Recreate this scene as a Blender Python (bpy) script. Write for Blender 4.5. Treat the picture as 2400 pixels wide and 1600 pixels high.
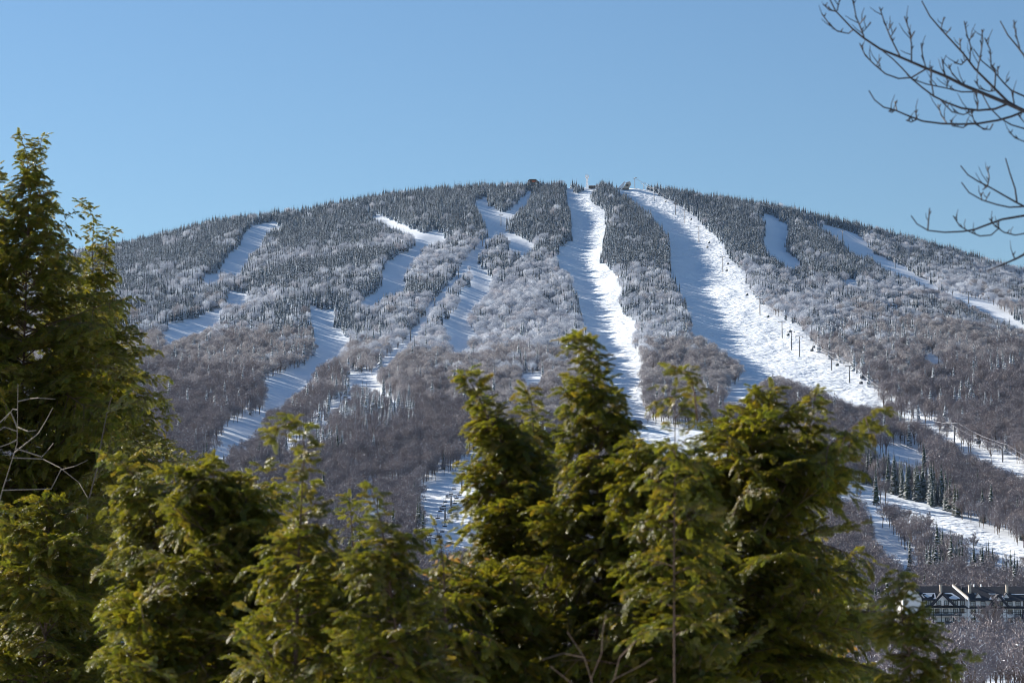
import bpy, math, random
import numpy as np
from mathutils import Vector, Matrix, Euler

for o in list(bpy.data.objects):
    bpy.data.objects.remove(o, do_unlink=True)
sc = bpy.context.scene
COL = sc.collection
random.seed(7)
rng = np.random.default_rng(7)

# ------------------------------------------------------------------ camera, sky, sun, exposure
HAZE = 7e-6
F = 5667.0                     # focal length in photo pixels (85 mm on 36 mm, 2400 px wide)
PITCH = math.atan(650 / F)
cam_d = bpy.data.cameras.new('camera')
cam_d.lens = 85; cam_d.sensor_width = 36
cam_d.clip_start = 0.1; cam_d.clip_end = 60000
cam_d.dof.use_dof = True; cam_d.dof.focus_distance = 2400
cam_d.dof.aperture_fstop = 8.0
cam = bpy.data.objects.new('camera', cam_d); COL.objects.link(cam)
cam.location = (0, 0, 0); cam.rotation_euler = (math.pi / 2 + PITCH, 0, 0)
sc.camera = cam

SUN_AZ = math.radians(50)      # left of the viewing direction
SUN_EL = math.radians(24)
world = bpy.data.worlds.new('World'); sc.world = world; world.use_nodes = True
wn = world.node_tree.nodes; wl = world.node_tree.links
bg = wn['Background']
sky = wn.new('ShaderNodeTexSky'); sky.sky_type = 'NISHITA'; sky.sun_disc = False
sky.sun_elevation = SUN_EL; sky.sun_rotation = -SUN_AZ
sky.altitude = 300; sky.air_density = 1.25; sky.dust_density = 0.0; sky.ozone_density = 5.5
wl.new(sky.outputs[0], bg.inputs[0]); bg.inputs[1].default_value = 0.05
sun_d = bpy.data.lights.new('sun', 'SUN'); sun_d.energy = 5.0; sun_d.angle = math.radians(0.5)
sun_d.color = (1.0, 0.92, 0.81)
sun = bpy.data.objects.new('sun', sun_d); COL.objects.link(sun)
to_sun = Vector((-math.sin(SUN_AZ) * math.cos(SUN_EL), math.cos(SUN_AZ) * math.cos(SUN_EL), math.sin(SUN_EL)))
sun.rotation_euler = to_sun.to_track_quat('Z', 'Y').to_euler()
sun.location = to_sun * 50
vs = sc.view_settings
vs.view_transform = 'Standard'; vs.look = 'None'; vs.gamma = 1; vs.use_curve_mapping = False
vs.exposure = 1.15
sc.render.engine = 'CYCLES'
sc.cycles.use_denoising = True
sc.cycles.filter_width = 0.9
sc.cycles.max_bounces = 6; sc.cycles.transparent_max_bounces = 8
sc.cycles.caustics_reflective = False; sc.cycles.caustics_refractive = False

# ------------------------------------------------------------------ pixel <-> world
FW = np.array((0, math.cos(PITCH), math.sin(PITCH))); UP = np.array((0, -math.sin(PITCH), math.cos(PITCH)))
def ray(u, v):
    return F * FW + (u - 1200) * np.array((1.0, 0, 0)) + (800 - v) * UP
def at(u, v, y):                 # point on the line of sight at distance y
    r = ray(u, v); return r * (y / r[1])
def project(x, y, z):
    dep = y * FW[1] + z * FW[2]; dep = np.where(dep > 1, dep, 1)
    return 1200 + F * x / dep, 800 - F * (y * UP[1] + z * UP[2]) / dep, dep

# ------------------------------------------------------------------ noise
_tab = np.random.default_rng(3).random((256, 256))
def vnoise(x, y):
    xi = np.floor(x).astype(int); yi = np.floor(y).astype(int)
    fx = x - xi; fy = y - yi
    fx = fx * fx * (3 - 2 * fx); fy = fy * fy * (3 - 2 * fy)
    a = _tab[xi & 255, yi & 255]; b = _tab[(xi + 1) & 255, yi & 255]
    c = _tab[xi & 255, (yi + 1) & 255]; d = _tab[(xi + 1) & 255, (yi + 1) & 255]
    return (a * (1 - fx) + b * fx) * (1 - fy) + (c * (1 - fx) + d * fx) * fy - 0.5
def fbm(x, y, o=3):
    s = 0; a = 1
    for i in range(o):
        s = s + a * vnoise(x + 17.3 * i, y + 5.1 * i); x = x * 2.03; y = y * 2.03; a *= 0.5
    return s
def sstep(a, b, x):
    t = np.clip((x - a) / (b - a), 0, 1); return t * t * (3 - 2 * t)

# ------------------------------------------------------------------ terrain shape
R = 3500.0; Y1 = 900.0; ZV = -15.0
SKY = [(-1500, 1050), (-800, 850), (-300, 700), (0, 640), (200, 598), (306, 577), (408, 553), (510, 526), (653, 508), (714, 502),
       (816, 480), (918, 462), (1020, 451), (1122, 444), (1224, 440), (1327, 440), (1400, 438), (1490, 441), (1560, 450), (1632, 463),
       (1734, 478), (1836, 496), (1938, 519), (2040, 545), (2142, 571), (2244, 600), (2346, 631), (2400, 645), (2700, 740), (3200, 900), (3900, 1100)]
_sx = []; _sz = []
for u, v in SKY:
    p = at(u, v, R); _sx.append(p[0]); _sz.append(p[2])
def ridge_z(x): return np.interp(x, _sx, _sz, left=-10, right=-10)
def ground0(x, y):
    x = np.asarray(x, float); y = np.asarray(y, float)
    s = np.clip((y - Y1) / (R - Y1), 0, 1)
    g = 0.7 * s + 0.3 * s * s
    zr = ridge_z(x)
    z = ZV + (zr - ZV) * g
    # behind the ridge
    over = np.clip(y - R, 0, None)
    z = np.where(y > R, np.maximum(ZV - 30, zr - over * 0.12 - over * over * 0.0004), z)
    env = sstep(0.02, 0.25, s) * (1 - sstep(0.9, 1.0, s))
    z = z + env * (9 * fbm(x / 300 + 3, y / 420 + 8, 2) + 2.5 * fbm(x / 60, y / 110, 2) + 11 * fbm(x / 150 + 2, y / 900 + 5, 2))
    # near ground: the photographer's bank falling to the valley
    near = np.interp(y, [-400, 0, 12, 40, 120, 400, 900], [-1.0, -1.7, -1.95, -3.2, -9.5, -19, -15])
    return np.where(y < Y1, near + 0.5 * fbm(x / 40 + 9, y / 40, 2) * sstep(20, 120, y), z)
HF = None
def ground(x, y):
    z = ground0(x, y)
    if HF is not None:
        fx = np.clip((np.asarray(x, float) + 1000) / 4.0, 0, HF.shape[1] - 1.001); fy = np.clip((np.asarray(y, float) - 900) / 8.0, 0, HF.shape[0] - 1.001)
        i = fx.astype(int); j = fy.astype(int); a_ = fx - i; b_ = fy - j
        z = z + (HF[j, i] * (1 - a_) + HF[j, i + 1] * a_) * (1 - b_) + (HF[j + 1, i] * (1 - a_) + HF[j + 1, i + 1] * a_) * b_
    return z
def hit(u, v):
    r = ray(u, v); r = r / r[1]
    ys = np.arange(500, 3700, 4.0)
    d = r[2] * ys - ground(r[0] * ys, ys)
    k = np.argmax(d < 0) if (d < 0).any() else len(ys) - 1
    y = ys[k]
    return np.array((r[0] * y, y, float(ground(r[0] * y, y))))

# ------------------------------------------------------------------ the ski trails as seen in the photo (2400 x 1600 px)
TR = {
 'a': [(589,531),(603,528),(644,523),(665,526),(627,542),(618,573),(589,600),(575,621),(565,642),(537,645),(517,637),(493,647),(462,654),(486,666),(517,662),(517,635),(520,614),(558,583),(565,556)],
 'b': [(531,683),(582,693),(577,716),(544,711),(520,724),(513,755),(500,769),(441,790),(386,810),(391,759),(420,757),(489,738),(524,721),(532,704)],
 'c': [(847,481),(889,505),(933,525),(971,540),(993,549),(1017,542),(1048,552),(1045,566),(1003,573),(983,587),(972,614),(951,640),(948,680),(902,690),(892,706),(865,717),(840,711),(875,690),(892,666),(896,628),(923,604),(958,590),(985,570),(970,552),(930,538),(885,518)],
 'd': [(723,714),(751,726),(785,731),(778,759),(799,786),(827,797),(799,824),(796,841),(761,852),(740,869),(717,907),(706,922),(675,930),(668,953),(637,957),(618,980),(614,1014),(584,1030),(538,1045),(538,1068),(480,1080),(515,1045),(522,1007),(553,993),(614,972),(622,953),(622,896),(668,877),(729,850),(748,826),(737,793),(729,742)],
 'e': [(813,873),(851,876),(886,896),(893,915),(928,942),(958,957),(930,950),(882,918),(840,903),(821,892)],
 'f': [(1110,473),(1148,463),(1144,483),(1182,504),(1210,480),(1224,463),(1238,449),(1250,452),(1232,480),(1190,515),(1182,542),(1193,549),(1224,559),(1258,576),(1237,590),(1189,590),(1200,572),(1175,545),(1150,555),(1138,566),(1107,593),(1103,618),(1110,669),(1076,686),(1079,717),(1062,742),(1031,759),(1048,779),(1055,804),(1062,828),(1096,824),(1100,793),(1113,786),(1089,755),(1093,738),(1113,717),(1144,693),(1148,669),(1158,655),(1127,621),(1124,600),(1138,580),(1141,525),(1120,490)],
 'g': [(1325,442),(1338,440),(1343,452),(1350,456),(1362,455),(1374,444),(1374,438),(1399,438),(1382,459),(1392,480),(1420,497),(1420,552),(1413,573),(1404,618),(1430,628),(1441,645),(1454,666),(1451,697),(1444,717),(1465,742),(1489,755),(1479,814),(1510,852),(1499,889),(1503,947),(1516,992),(1489,1010),(1460,992),(1450,950),(1420,917),(1406,862),(1382,793),(1372,769),(1358,717),(1344,676),(1337,642),(1313,628),(1303,587),(1341,566),(1341,511),(1330,476)],
 'h': [(1440,430),(1492,438),(1534,454),(1575,474),(1623,505),(1669,547),(1693,571),(1717,614),(1745,642),(1765,690),(1793,721),(1820,745),(1875,769),(1900,807),(1931,841),(1982,859),(2006,876),(2037,910),(2061,934),(2088,956),(2043,956),(1958,934),(1891,907),(1829,885),(1793,889),(1771,907),(1762,934),(1757,947),(1690,947),(1712,912),(1753,880),(1724,845),(1669,807),(1638,786),(1621,779),(1616,724),(1599,700),(1571,642),(1568,552),(1516,494),(1472,459),(1451,445)],
 'i': [(1776,501),(1813,507),(1820,514),(1851,532),(1848,552),(1841,573),(1848,593),(1886,624),(1855,628),(1838,618),(1813,600),(1789,580),(1793,545),(1796,521)],
 'j': [(1848,484),(1882,507),(1917,526),(1970,538),(2013,552),(2051,597),(2089,614),(2130,631),(2154,652),(2144,659),(2099,642),(2075,628),(2044,604),(2013,600),(1986,583),(1975,566),(1944,545),(1896,518)],
 'k': [(2199,680),(2237,686),(2275,700),(2323,714),(2358,735),(2410,768),(2410,780),(2337,748),(2289,726),(2247,702)],
 'w': [(2148,648),(2200,674),(2204,686),(2144,660)],
 'l': [(1968,654),(2010,659),(2017,673),(1986,669)],
 'm': [(2075,710),(2123,724),(2100,726),(2072,718)],
 'n': [(2088,974),(2132,968),(2186,992),(2226,1024),(2275,1045),(2338,1070),(2410,1098),(2410,1122),(2355,1104),(2311,1080),(2248,1052),(2204,1022),(2159,994)],
 'o': [(2016,1041),(2096,1046),(2141,1059),(2195,1095),(2132,1092),(2090,1068)],
 'p': [(1960,1135),(2047,1146),(2123,1172),(2204,1198),(2275,1229),(2338,1260),(2420,1300),(2420,1322),(2329,1294),(2248,1266),(2186,1233),(2114,1192),(2070,1178),(1960,1172)],
 'q': [(974,1160),(1035,1125),(1081,1102),(1096,1068),(1140,1050),(1160,1090),(1150,1182),(1130,1297),(997,1297),(997,1259),(1012,1228),(989,1190)],
 'r': [(844,1160),(874,1152),(882,1186),(878,1228),(859,1240),(863,1182)],
 's': [(1420,1005),(1516,995),(1650,1015),(1695,1008),(1757,1008),(1790,1032),(1800,1065),(1650,1110),(1480,1110)],
 't': [(1217,879),(1275,879),(1272,897),(1230,902)],
 'u': [(2155,826),(2195,836),(2220,850),(2190,853)],
 'v': [(2020,1140),(2060,1290),(2110,1330),(2160,1335),(2120,1290),(2070,1240)],
}
LIFT1 = [(1248,428),(1227,450),(1174,524),(1131,575),(1074,645),(1019,715),(962,795),(892,865),(832,899),(761,975),(702,1025),(660,1060)]
LIFT2 = [(1487,442),(1509,440),(1533,470),(1583,504),(1605,523),(1638,566),(1694,635),(1781,738),(1833,791),(1855,817),(1874,836),(1949,867),(1991,895),(2060,945),(2140,981),(2237,1045),(2350,1081),(2500,1140)]
MW, MH = 1250, 850
MASK = np.zeros((MH, MW), bool)      # half-resolution picture of where no tree may stand or reach
def fill_poly(mask, poly, s=0.5):
    p = np.array(poly, float) * s
    x0, y0 = np.floor(p.min(0)).astype(int); x1, y1 = np.ceil(p.max(0)).astype(int) + 1
    x0 = max(x0, 0); y0 = max(y0, 0); x1 = min(x1, mask.shape[1]); y1 = min(y1, mask.shape[0])
    X, Y = np.meshgrid(np.arange(x0, x1) + .5, np.arange(y0, y1) + .5)
    ins = np.zeros(X.shape, bool); n = len(p)
    for i in range(n):
        ax, ay = p[i]; bx, by = p[(i + 1) % n]
        if ay == by: continue
        c = ((ay > Y) != (by > Y)) & (X < (bx - ax) * (Y - ay) / (by - ay) + ax)
        ins ^= c
    mask[y0:y1, x0:x1] |= ins
def fill_line(mask, pts, w, s=0.5):
    for (a, b), (c, d) in zip(pts[:-1], pts[1:]):
        L = math.hypot(c - a, d - b); nx = -(d - b) / L * w; ny = (c - a) / L * w
        fill_poly(mask, [(a + nx, b + ny), (c + nx, d + ny), (c - nx, d - ny), (a - nx, b - ny)], s)
for p in TR.values(): fill_poly(MASK, p)
fill_line(MASK, LIFT1[3:], 6)
fill_poly(MASK, [(1500,985),(1460,985),(1460,1015),(1510,1010)])
def lookup(mask, u, v):
    i = np.clip((np.asarray(v) * .5).astype(int), 0, MH - 1); j = (np.asarray(u) * .5).astype(int)
    ok = (j >= 0) & (j < MW) & (np.asarray(v) >= 0) & (np.asarray(v) < 2 * MH)
    return mask[i, np.clip(j, 0, MW - 1)] & ok
# invented tilt that shades or brightens the trails: the left ones lean to the right, the wide right one to the left
SHADE_TILT = {'x': [(1330,476),(1341,511),(1341,566),(1303,587),(1313,628),(1337,642),(1344,676),(1358,717),(1372,769),(1382,793),(1406,862),(1420,917),(1445,917),(1435,862),(1425,793),(1418,760),(1405,717),(1392,676),(1380,640),(1370,600),(1375,560),(1378,511),(1360,476)],
         'y': [(1472,459),(1516,494),(1568,552),(1571,642),(1599,700),(1616,724),(1621,779),(1669,807),(1724,845),(1748,850),(1720,810),(1695,780),(1680,724),(1660,690),(1640,640),(1625,552),(1550,494)]}
def relief():
    gx = np.arange(-1000, 1001, 4.0); gy = np.arange(900, 3541, 8.0); X_, Y_ = np.meshgrid(gx, gy)
    u, v, _ = project(X_, Y_, ground0(X_, Y_)); s_ = np.zeros(X_.shape)
    for ks, w in (('abcdef', -.36), ('i', -.30), ('j', .06), ('g', .10), ('h', .17), ('x', -.42), ('y', -.34)):
        mk = np.zeros((MH, MW), bool)
        for k in ks: fill_poly(mk, SHADE_TILT.get(k) or TR[k])
        s_ += w * lookup(mk, u, v)
    def blur(a_, n, ax):
        c_ = np.cumsum(np.concatenate([np.repeat(np.take(a_, [0], ax), n + 1, ax), a_, np.repeat(np.take(a_, [-1], ax), n, ax)], ax), ax)
        L_ = a_.shape[ax]; hi = np.take(c_, np.arange(2 * n + 1, 2 * n + 1 + L_), ax); lo = np.take(c_, np.arange(0, L_), ax)
        return (hi - lo) / (2 * n + 1)
    s_ = blur(blur(s_, 1, 1), 2, 0)
    w_ = blur(blur(s_, 14, 1), 14, 1)
    H = np.cumsum(s_ - w_, 1) * 4.0
    H = blur(blur(H, 4, 0), 4, 0) * sstep(900, 1100, Y_) * (1 - sstep(3380, 3500, Y_))
    return H
HF = relief()
SPECK = np.zeros((MH, MW), bool)
for k in 'ghnopqs': fill_poly(SPECK, TR[k])
# rough picture of what the near hemlocks hide
FGM = np.zeros((MH, MW), bool)
fill_poly(FGM, [(0,400),(40,315),(100,330),(140,470),(200,560),(270,560),(330,760),(440,880),(480,1000),(440,1060),(480,1075),(560,1130),(610,1190),(720,1200),(800,1290),(870,1200),(940,1320),(1040,1330),(1100,1250),(1080,1100),(1090,900),(1150,1000),(1250,1010),(1330,960),(1350,830),(1400,830),(1430,930),(1500,1020),(1560,1070),(1690,1020),(1810,960),(1900,940),(2020,1020),(2060,1230),(2140,1340),(2200,1480),(2240,1600),(0,1600)])

# ------------------------------------------------------------------ materials
MAT = {}
def new_mat(name):
    m = bpy.data.materials.new(name); m.use_nodes = True
    nt = m.node_tree; b = nt.nodes['Principled BSDF']; MAT[name] = m
    return m, nt, b
def nd(nt, t, **kw):
    n = nt.nodes.new(t)
    for k, v in kw.items(): setattr(n, k, v)
    return n
def noise_node(nt, scale, detail=4, rough=.6, coord='Object'):
    tc = nd(nt, 'ShaderNodeTexCoord'); n = nd(nt, 'ShaderNodeTexNoise')
    n.inputs['Scale'].default_value = scale; n.inputs['Detail'].default_value = detail; n.inputs['Roughness'].default_value = rough
    nt.links.new(tc.outputs[coord], n.inputs['Vector']); return n
def ramp(nt, src, stops):
    r = nd(nt, 'ShaderNodeValToRGB'); e = r.color_ramp.elements
    e[0].position, e[0].color = stops[0][0], (*stops[0][1], 1); e[1].position, e[1].color = stops[1][0], (*stops[1][1], 1)
    for p, c in stops[2:]:
        x = e.new(p); x.color = (*c, 1)
    nt.links.new(src, r.inputs[0]); return r
def simple(name, col, rough=.7, var=.25, scale=3, metal=0, spec=.3):
    m, nt, b = new_mat(name)
    n = noise_node(nt, scale)
    lo = tuple(c * (1 - var) for c in col); hi = tuple(min(1, c * (1 + var)) for c in col)
    r = ramp(nt, n.outputs[0], [(.3, lo), (.7, hi)])
    nt.links.new(r.outputs[0], b.inputs['Base Color'])
    b.inputs['Roughness'].default_value = rough; b.inputs['Metallic'].default_value = metal
    b.inputs['Specular IOR Level'].default_value = spec
    return m
def by_random(name, cols, rough=.8, trans=0, spec=.2, snow=None, tcol=None):
    """colour varies from one plant to the next; snow = (low, high, colour) lies on faces that look up"""
    m, nt, b = new_mat(name)
    oi = nd(nt, 'ShaderNodeObjectInfo')
    r = ramp(nt, oi.outputs['Random'], [(i / (len(cols) - 1), c) for i, c in enumerate(cols)])
    out = r.outputs[0]
    if snow:
        geo = nd(nt, 'ShaderNodeNewGeometry'); sx = nd(nt, 'ShaderNodeSeparateXYZ')
        nt.links.new(geo.outputs['True Normal'], sx.inputs[0])
        ab = nd(nt, 'ShaderNodeMath', operation='ABSOLUTE'); nt.links.new(sx.outputs[2], ab.inputs[0])
        nn = noise_node(nt, 1.6, 3)
        ad = nd(nt, 'ShaderNodeMath', operation='MULTIPLY_ADD'); nt.links.new(nn.outputs[0], ad.inputs[0]); ad.inputs[1].default_value = .9; nt.links.new(ab.outputs[0], ad.inputs[2])
        mr = nd(nt, 'ShaderNodeMapRange'); nt.links.new(ad.outputs[0], mr.inputs[0]); mr.inputs[1].default_value = snow[0]; mr.inputs[2].default_value = snow[1]
        mx = nd(nt, 'ShaderNodeMix', data_type='RGBA'); nt.links.new(mr.outputs[0], mx.inputs[0]); nt.links.new(out, mx.inputs[6]); mx.inputs[7].default_value = (*snow[2], 1)
        out = mx.outputs[2]
    nt.links.new(out, b.inputs['Base Color']); b.inputs['Roughness'].default_value = rough; b.inputs['Specular IOR Level'].default_value = spec
    if trans:
        t = nd(nt, 'ShaderNodeBsdfTranslucent'); ms = nd(nt, 'ShaderNodeMixShader'); ms.inputs[0].default_value = trans
        if tcol:
            r2 = ramp(nt, oi.outputs['Random'], [(i / (len(tcol) - 1), c) for i, c in enumerate(tcol)]); nt.links.new(r2.outputs[0], t.inputs[0])
        else: nt.links.new(out, t.inputs[0])
        nt.links.new(b.outputs[0], ms.inputs[1]); nt.links.new(t.outputs[0], ms.inputs[2])
        nt.links.new(ms.outputs[0], nt.nodes['Material Output'].inputs[0])
    return m
def snow_ground():
    m, nt, b = new_mat('snow_ground')
    tc = nd(nt, 'ShaderNodeTexCoord')
    at_ = nd(nt, 'ShaderNodeAttribute', attribute_name='speck')
    n1 = nd(nt, 'ShaderNodeTexNoise'); n1.inputs['Scale'].default_value = .35; n1.inputs['Detail'].default_value = 5; n1.inputs['Roughness'].default_value = .7
    n2 = nd(nt, 'ShaderNodeTexNoise'); n2.inputs['Scale'].default_value = .16; n2.inputs['Detail'].default_value = 4
    n3 = nd(nt, 'ShaderNodeTexNoise'); n3.inputs['Scale'].default_value = .03; n3.inputs['Detail'].default_value = 3
    for n in (n1, n2, n3): nt.links.new(tc.outputs['Object'], n.inputs['Vector'])
    th = nd(nt, 'ShaderNodeMapRange'); nt.links.new(n1.outputs[0], th.inputs[0]); th.inputs[1].default_value = .59; th.inputs[2].default_value = .69
    mk = nd(nt, 'ShaderNodeMath', operation='MULTIPLY'); nt.links.new(th.outputs[0], mk.inputs[0]); nt.links.new(at_.outputs['Fac'], mk.inputs[1])
    m3 = nd(nt, 'ShaderNodeMapRange'); nt.links.new(n3.outputs[0], m3.inputs[0]); m3.inputs[1].default_value = .4; m3.inputs[2].default_value = .6
    mk2 = nd(nt, 'ShaderNodeMath', operation='MULTIPLY'); nt.links.new(mk.outputs[0], mk2.inputs[0]); nt.links.new(m3.outputs[0], mk2.inputs[1])
    mx = nd(nt, 'ShaderNodeMix', data_type='RGBA'); nt.links.new(mk2.outputs[0], mx.inputs[0])
    mx.inputs[6].default_value = (.81, .87, .93, 1); mx.inputs[7].default_value = (.3, .24, .17, 1)
    nt.links.new(mx.outputs[2], b.inputs['Base Color'])
    b.inputs['Roughness'].default_value = .75; b.inputs['Specular IOR Level'].default_value = .15
    bs = nd(nt, 'ShaderNodeMath', operation='MULTIPLY_ADD'); nt.links.new(at_.outputs['Fac'], bs.inputs[0]); bs.inputs[1].default_value = .85; bs.inputs[2].default_value = .12
    bp = nd(nt, 'ShaderNodeBump'); bp.inputs['Distance'].default_value = 2.4
    nt.links.new(bs.outputs[0], bp.inputs['Strength']); nt.links.new(n2.outputs[0], bp.inputs['Height'])
    nt.links.new(bp.outputs[0], b.inputs['Normal'])
snow_ground()
SNOW = (.82, .84, .88)
by_random('spruce_snowy', [(.010, .022, .030), (.024, .034, .038), (.010, .022, .034)], .85, snow=(.58, .86, (.82, .89, .97)))
by_random('spruce_dusted', [(.028, .045, .035), (.04, .055, .035)], .85, snow=(.45, .85, (.82, .86, .92)))
by_random('spruce_green', [(.022, .042, .026), (.035, .055, .03), (.045, .055, .025)], .85, snow=(1.15, 1.5, (.6, .63, .68)))
by_random('rime_twigs', [(.38, .42, .50), (.62, .65, .71), (.44, .46, .52), (.80, .83, .88), (.54, .52, .55)], .9, trans=.1)
by_random('bare_twigs', [(.18, .165, .185), (.245, .215, .225), (.215, .20, .22), (.27, .23, .225)], .9)
by_random('half_rime_twigs', [(.30, .285, .30), (.46, .435, .44), (.24, .225, .245)], .9, trans=.15)
simple('bark', (.12, .09, .075), .9, .35, 6)
simple('bark_pale', (.15, .125, .105), .9, .3, 20)
simple('bark_hemlock', (.11, .07, .05), .9, .4, 30)
simple('twig_bark', (.03, .026, .028), .7, .4, 40)
simple('lift_steel', (.20, .20, .21), .55, .15, 2, .3)
simple('lift_dark', (.03, .032, .036), .5, .2, 2)
simple('cabin_paint', (.035, .045, .06), .3, .15, 2, 0, .5)
simple('cabin_glass', (.05, .07, .09), .1, .1, 2, 0, .6)
simple('rime_white', (.78, .79, .82), .9, .1, .8)
simple('cable_steel', (.5, .5, .52), .5, .1, .5, .5)
simple('stucco', (.78, .78, .77), .9, .06, .5)
simple('timber', (.028, .032, .044), .8, .2, 2)
simple('roof_shingle', (.05, .052, .062), .9, .3, 2.5)
simple('roof_snow', (.8, .82, .86), .9, .05, 1)
simple('stone', (.45, .40, .34), .9, .2, 1.5)
simple('lodge_wall', (.10, .08, .07), .9, .2, 1)
simple('blue_metal', (.05, .11, .2), .6, .1, 1)
simple('window_glass', (.25, .31, .36), .15, .35, .35, 0, .8)
simple('dark_glass', (.02, .025, .03), .12, .2, .5, 0, .8)
simple('orange_fence', (.6, .12, .03), .8, .2, 2)
by_random('hemlock_needles', [(.055, .072, .013), (.11, .104, .017), (.072, .086, .016), (.128, .098, .019), (.055, .068, .015), (.118, .108, .017)], .36, trans=.36, spec=.55,
          tcol=[(.27, .33, .018), (.48, .44, .022), (.34, .37, .018), (.54, .40, .026), (.25, .29, .02), (.50, .45, .022)])
by_random('beech_leaf', [(.30, .16, .04), (.38, .22, .06), (.26, .13, .03)], .6, trans=.4)

# ------------------------------------------------------------------ mesh builder and object helpers
class MB:
    def __init__(s): s.v = []; s.f = []; s.m = []; s.n = 0
    def add(s, vs_, fs, mi=0):
        vs_ = [tuple(map(float, p)) for p in vs_]
        s.v += vs_; s.f += [tuple(i + s.n for i in f) for f in fs]; s.m += [mi] * len(fs); s.n += len(vs_)
    def box(s, x0, x1, y0, y1, z0, z1, mi=0):
        s.add([(x0,y0,z0),(x1,y0,z0),(x1,y1,z0),(x0,y1,z0),(x0,y0,z1),(x1,y0,z1),(x1,y1,z1),(x0,y1,z1)],
              [(0,3,2,1),(4,5,6,7),(0,1,5,4),(1,2,6,5),(2,3,7,6),(3,0,4,7)], mi)
    def prism(s, poly, y0, y1, mi=0):           # polygon in x,z pushed along y
        n = len(poly)
        s.add([(x, y0, z) for x, z in poly] + [(x, y1, z) for x, z in poly],
              [tuple(range(n)), tuple(range(2 * n - 1, n - 1, -1))] + [(i, i + n, (i + 1) % n + n, (i + 1) % n) for i in range(n)], mi)
    def tube(s, pts, rad, k=5, mi=0, cap=True):
        pts = [np.asarray(p, float) for p in pts]; n = len(pts)
        if np.isscalar(rad): rad = [rad] * n
        vs_ = []; up0 = None
        for i, p in enumerate(pts):
            t = pts[min(i + 1, n - 1)] - pts[max(i - 1, 0)]; t = t / (np.linalg.norm(t) + 1e-9)
            a = np.array((0, 0, 1.0)) if abs(t[2]) < .9 else np.array((1.0, 0, 0))
            if up0 is not None: a = up0
            e1 = np.cross(t, a); e1 /= np.linalg.norm(e1) + 1e-9; e2 = np.cross(t, e1); up0 = -e2 if False else np.cross(e1, t)
            for j in range(k):
                q = 2 * math.pi * j / k
                vs_.append(p + rad[i] * (math.cos(q) * e1 + math.sin(q) * e2))
        fs = [(i * k + j, i * k + (j + 1) % k, (i + 1) * k + (j + 1) % k, (i + 1) * k + j) for i in range(n - 1) for j in range(k)]
        if cap: fs += [tuple(range(k - 1, -1, -1)), tuple((n - 1) * k + j for j in range(k))]
        s.add(vs_, fs, mi)
    def mesh(s, name, mats):
        me = bpy.data.meshes.new(name); me.from_pydata(s.v, [], s.f)
        for m in ([mats] if isinstance(mats, str) else mats): me.materials.append(MAT[m])
        if not isinstance(mats, str): me.polygons.foreach_set('material_index', s.m)
        me.update(); return me
    def build(s, name, mats, parent=None, loc=None):
        o = bpy.data.objects.new(name, s.mesh(name, mats)); COL.objects.link(o)
        if parent: o.parent = parent
        if loc is not None: o.location = loc
        return o
def tag(o, label=None, cat=None, group=None, kind=None):
    if label: o['label'] = label
    if cat: o['category'] = cat
    if group: o['group'] = group
    if kind: o['kind'] = kind
    return o
def empty(name, loc, rz=0):
    o = bpy.data.objects.new(name, None); COL.objects.link(o); o.location = tuple(map(float, loc)); o.rotation_euler = (0, 0, rz); return o
def link(name, me, loc, rz=0, scale=1, parent=None):
    o = bpy.data.objects.new(name, me); COL.objects.link(o); o.location = tuple(map(float, loc)); o.rotation_euler = (0, 0, rz)
    o.scale = (scale,) * 3 if np.isscalar(scale) else scale
    if parent: o.parent = parent
    return o
def forms(name, meshes):
    c = bpy.data.collections.new(name)
    for i, me in enumerate(meshes): c.objects.link(bpy.data.objects.new('%s_%02d' % (name, i), me))
    return c
_ng = {}
def scatter(name, col, pts, rot, scl, idx, parent=None):
    me = bpy.data.meshes.new(name); me.vertices.add(len(pts)); me.vertices.foreach_set('co', np.asarray(pts, np.float32).ravel())
    for nm, arr in (('rot', rot), ('scl', scl)):
        a = me.attributes.new(nm, 'FLOAT_VECTOR', 'POINT'); a.data.foreach_set('vector', np.asarray(arr, np.float32).ravel())
    a = me.attributes.new('idx', 'INT', 'POINT'); a.data.foreach_set('value', np.asarray(idx, np.int32))
    o = bpy.data.objects.new(name, me); COL.objects.link(o)
    if parent: o.parent = parent
    if col.name not in _ng:
        g = bpy.data.node_groups.new('scatter_' + col.name, 'GeometryNodeTree')
        g.interface.new_socket('Geometry', in_out='INPUT', socket_type='NodeSocketGeometry'); g.interface.new_socket('Geometry', in_out='OUTPUT', socket_type='NodeSocketGeometry')
        gi = g.nodes.new('NodeGroupInput'); go = g.nodes.new('NodeGroupOutput'); ip = g.nodes.new('GeometryNodeInstanceOnPoints')
        ci = g.nodes.new('GeometryNodeCollectionInfo'); ci.inputs[0].default_value = col; ci.inputs['Separate Children'].default_value = True; ci.inputs['Reset Children'].default_value = True
        g.links.new(gi.outputs[0], ip.inputs['Points']); g.links.new(ci.outputs[0], ip.inputs['Instance']); ip.inputs['Pick Instance'].default_value = True
        for nm, ty, sk in (('idx', 'INT', 'Instance Index'), ('rot', 'FLOAT_VECTOR', 'Rotation'), ('scl', 'FLOAT_VECTOR', 'Scale')):
            na = g.nodes.new('GeometryNodeInputNamedAttribute'); na.data_type = ty; na.inputs[0].default_value = nm
            g.links.new([x for x in na.outputs if x.enabled][0], ip.inputs[sk])
        g.links.new(ip.outputs[0], go.inputs[0]); _ng[col.name] = g
    md = o.modifiers.new('scatter', 'NODES'); md.node_group = _ng[col.name]
    return o
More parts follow.
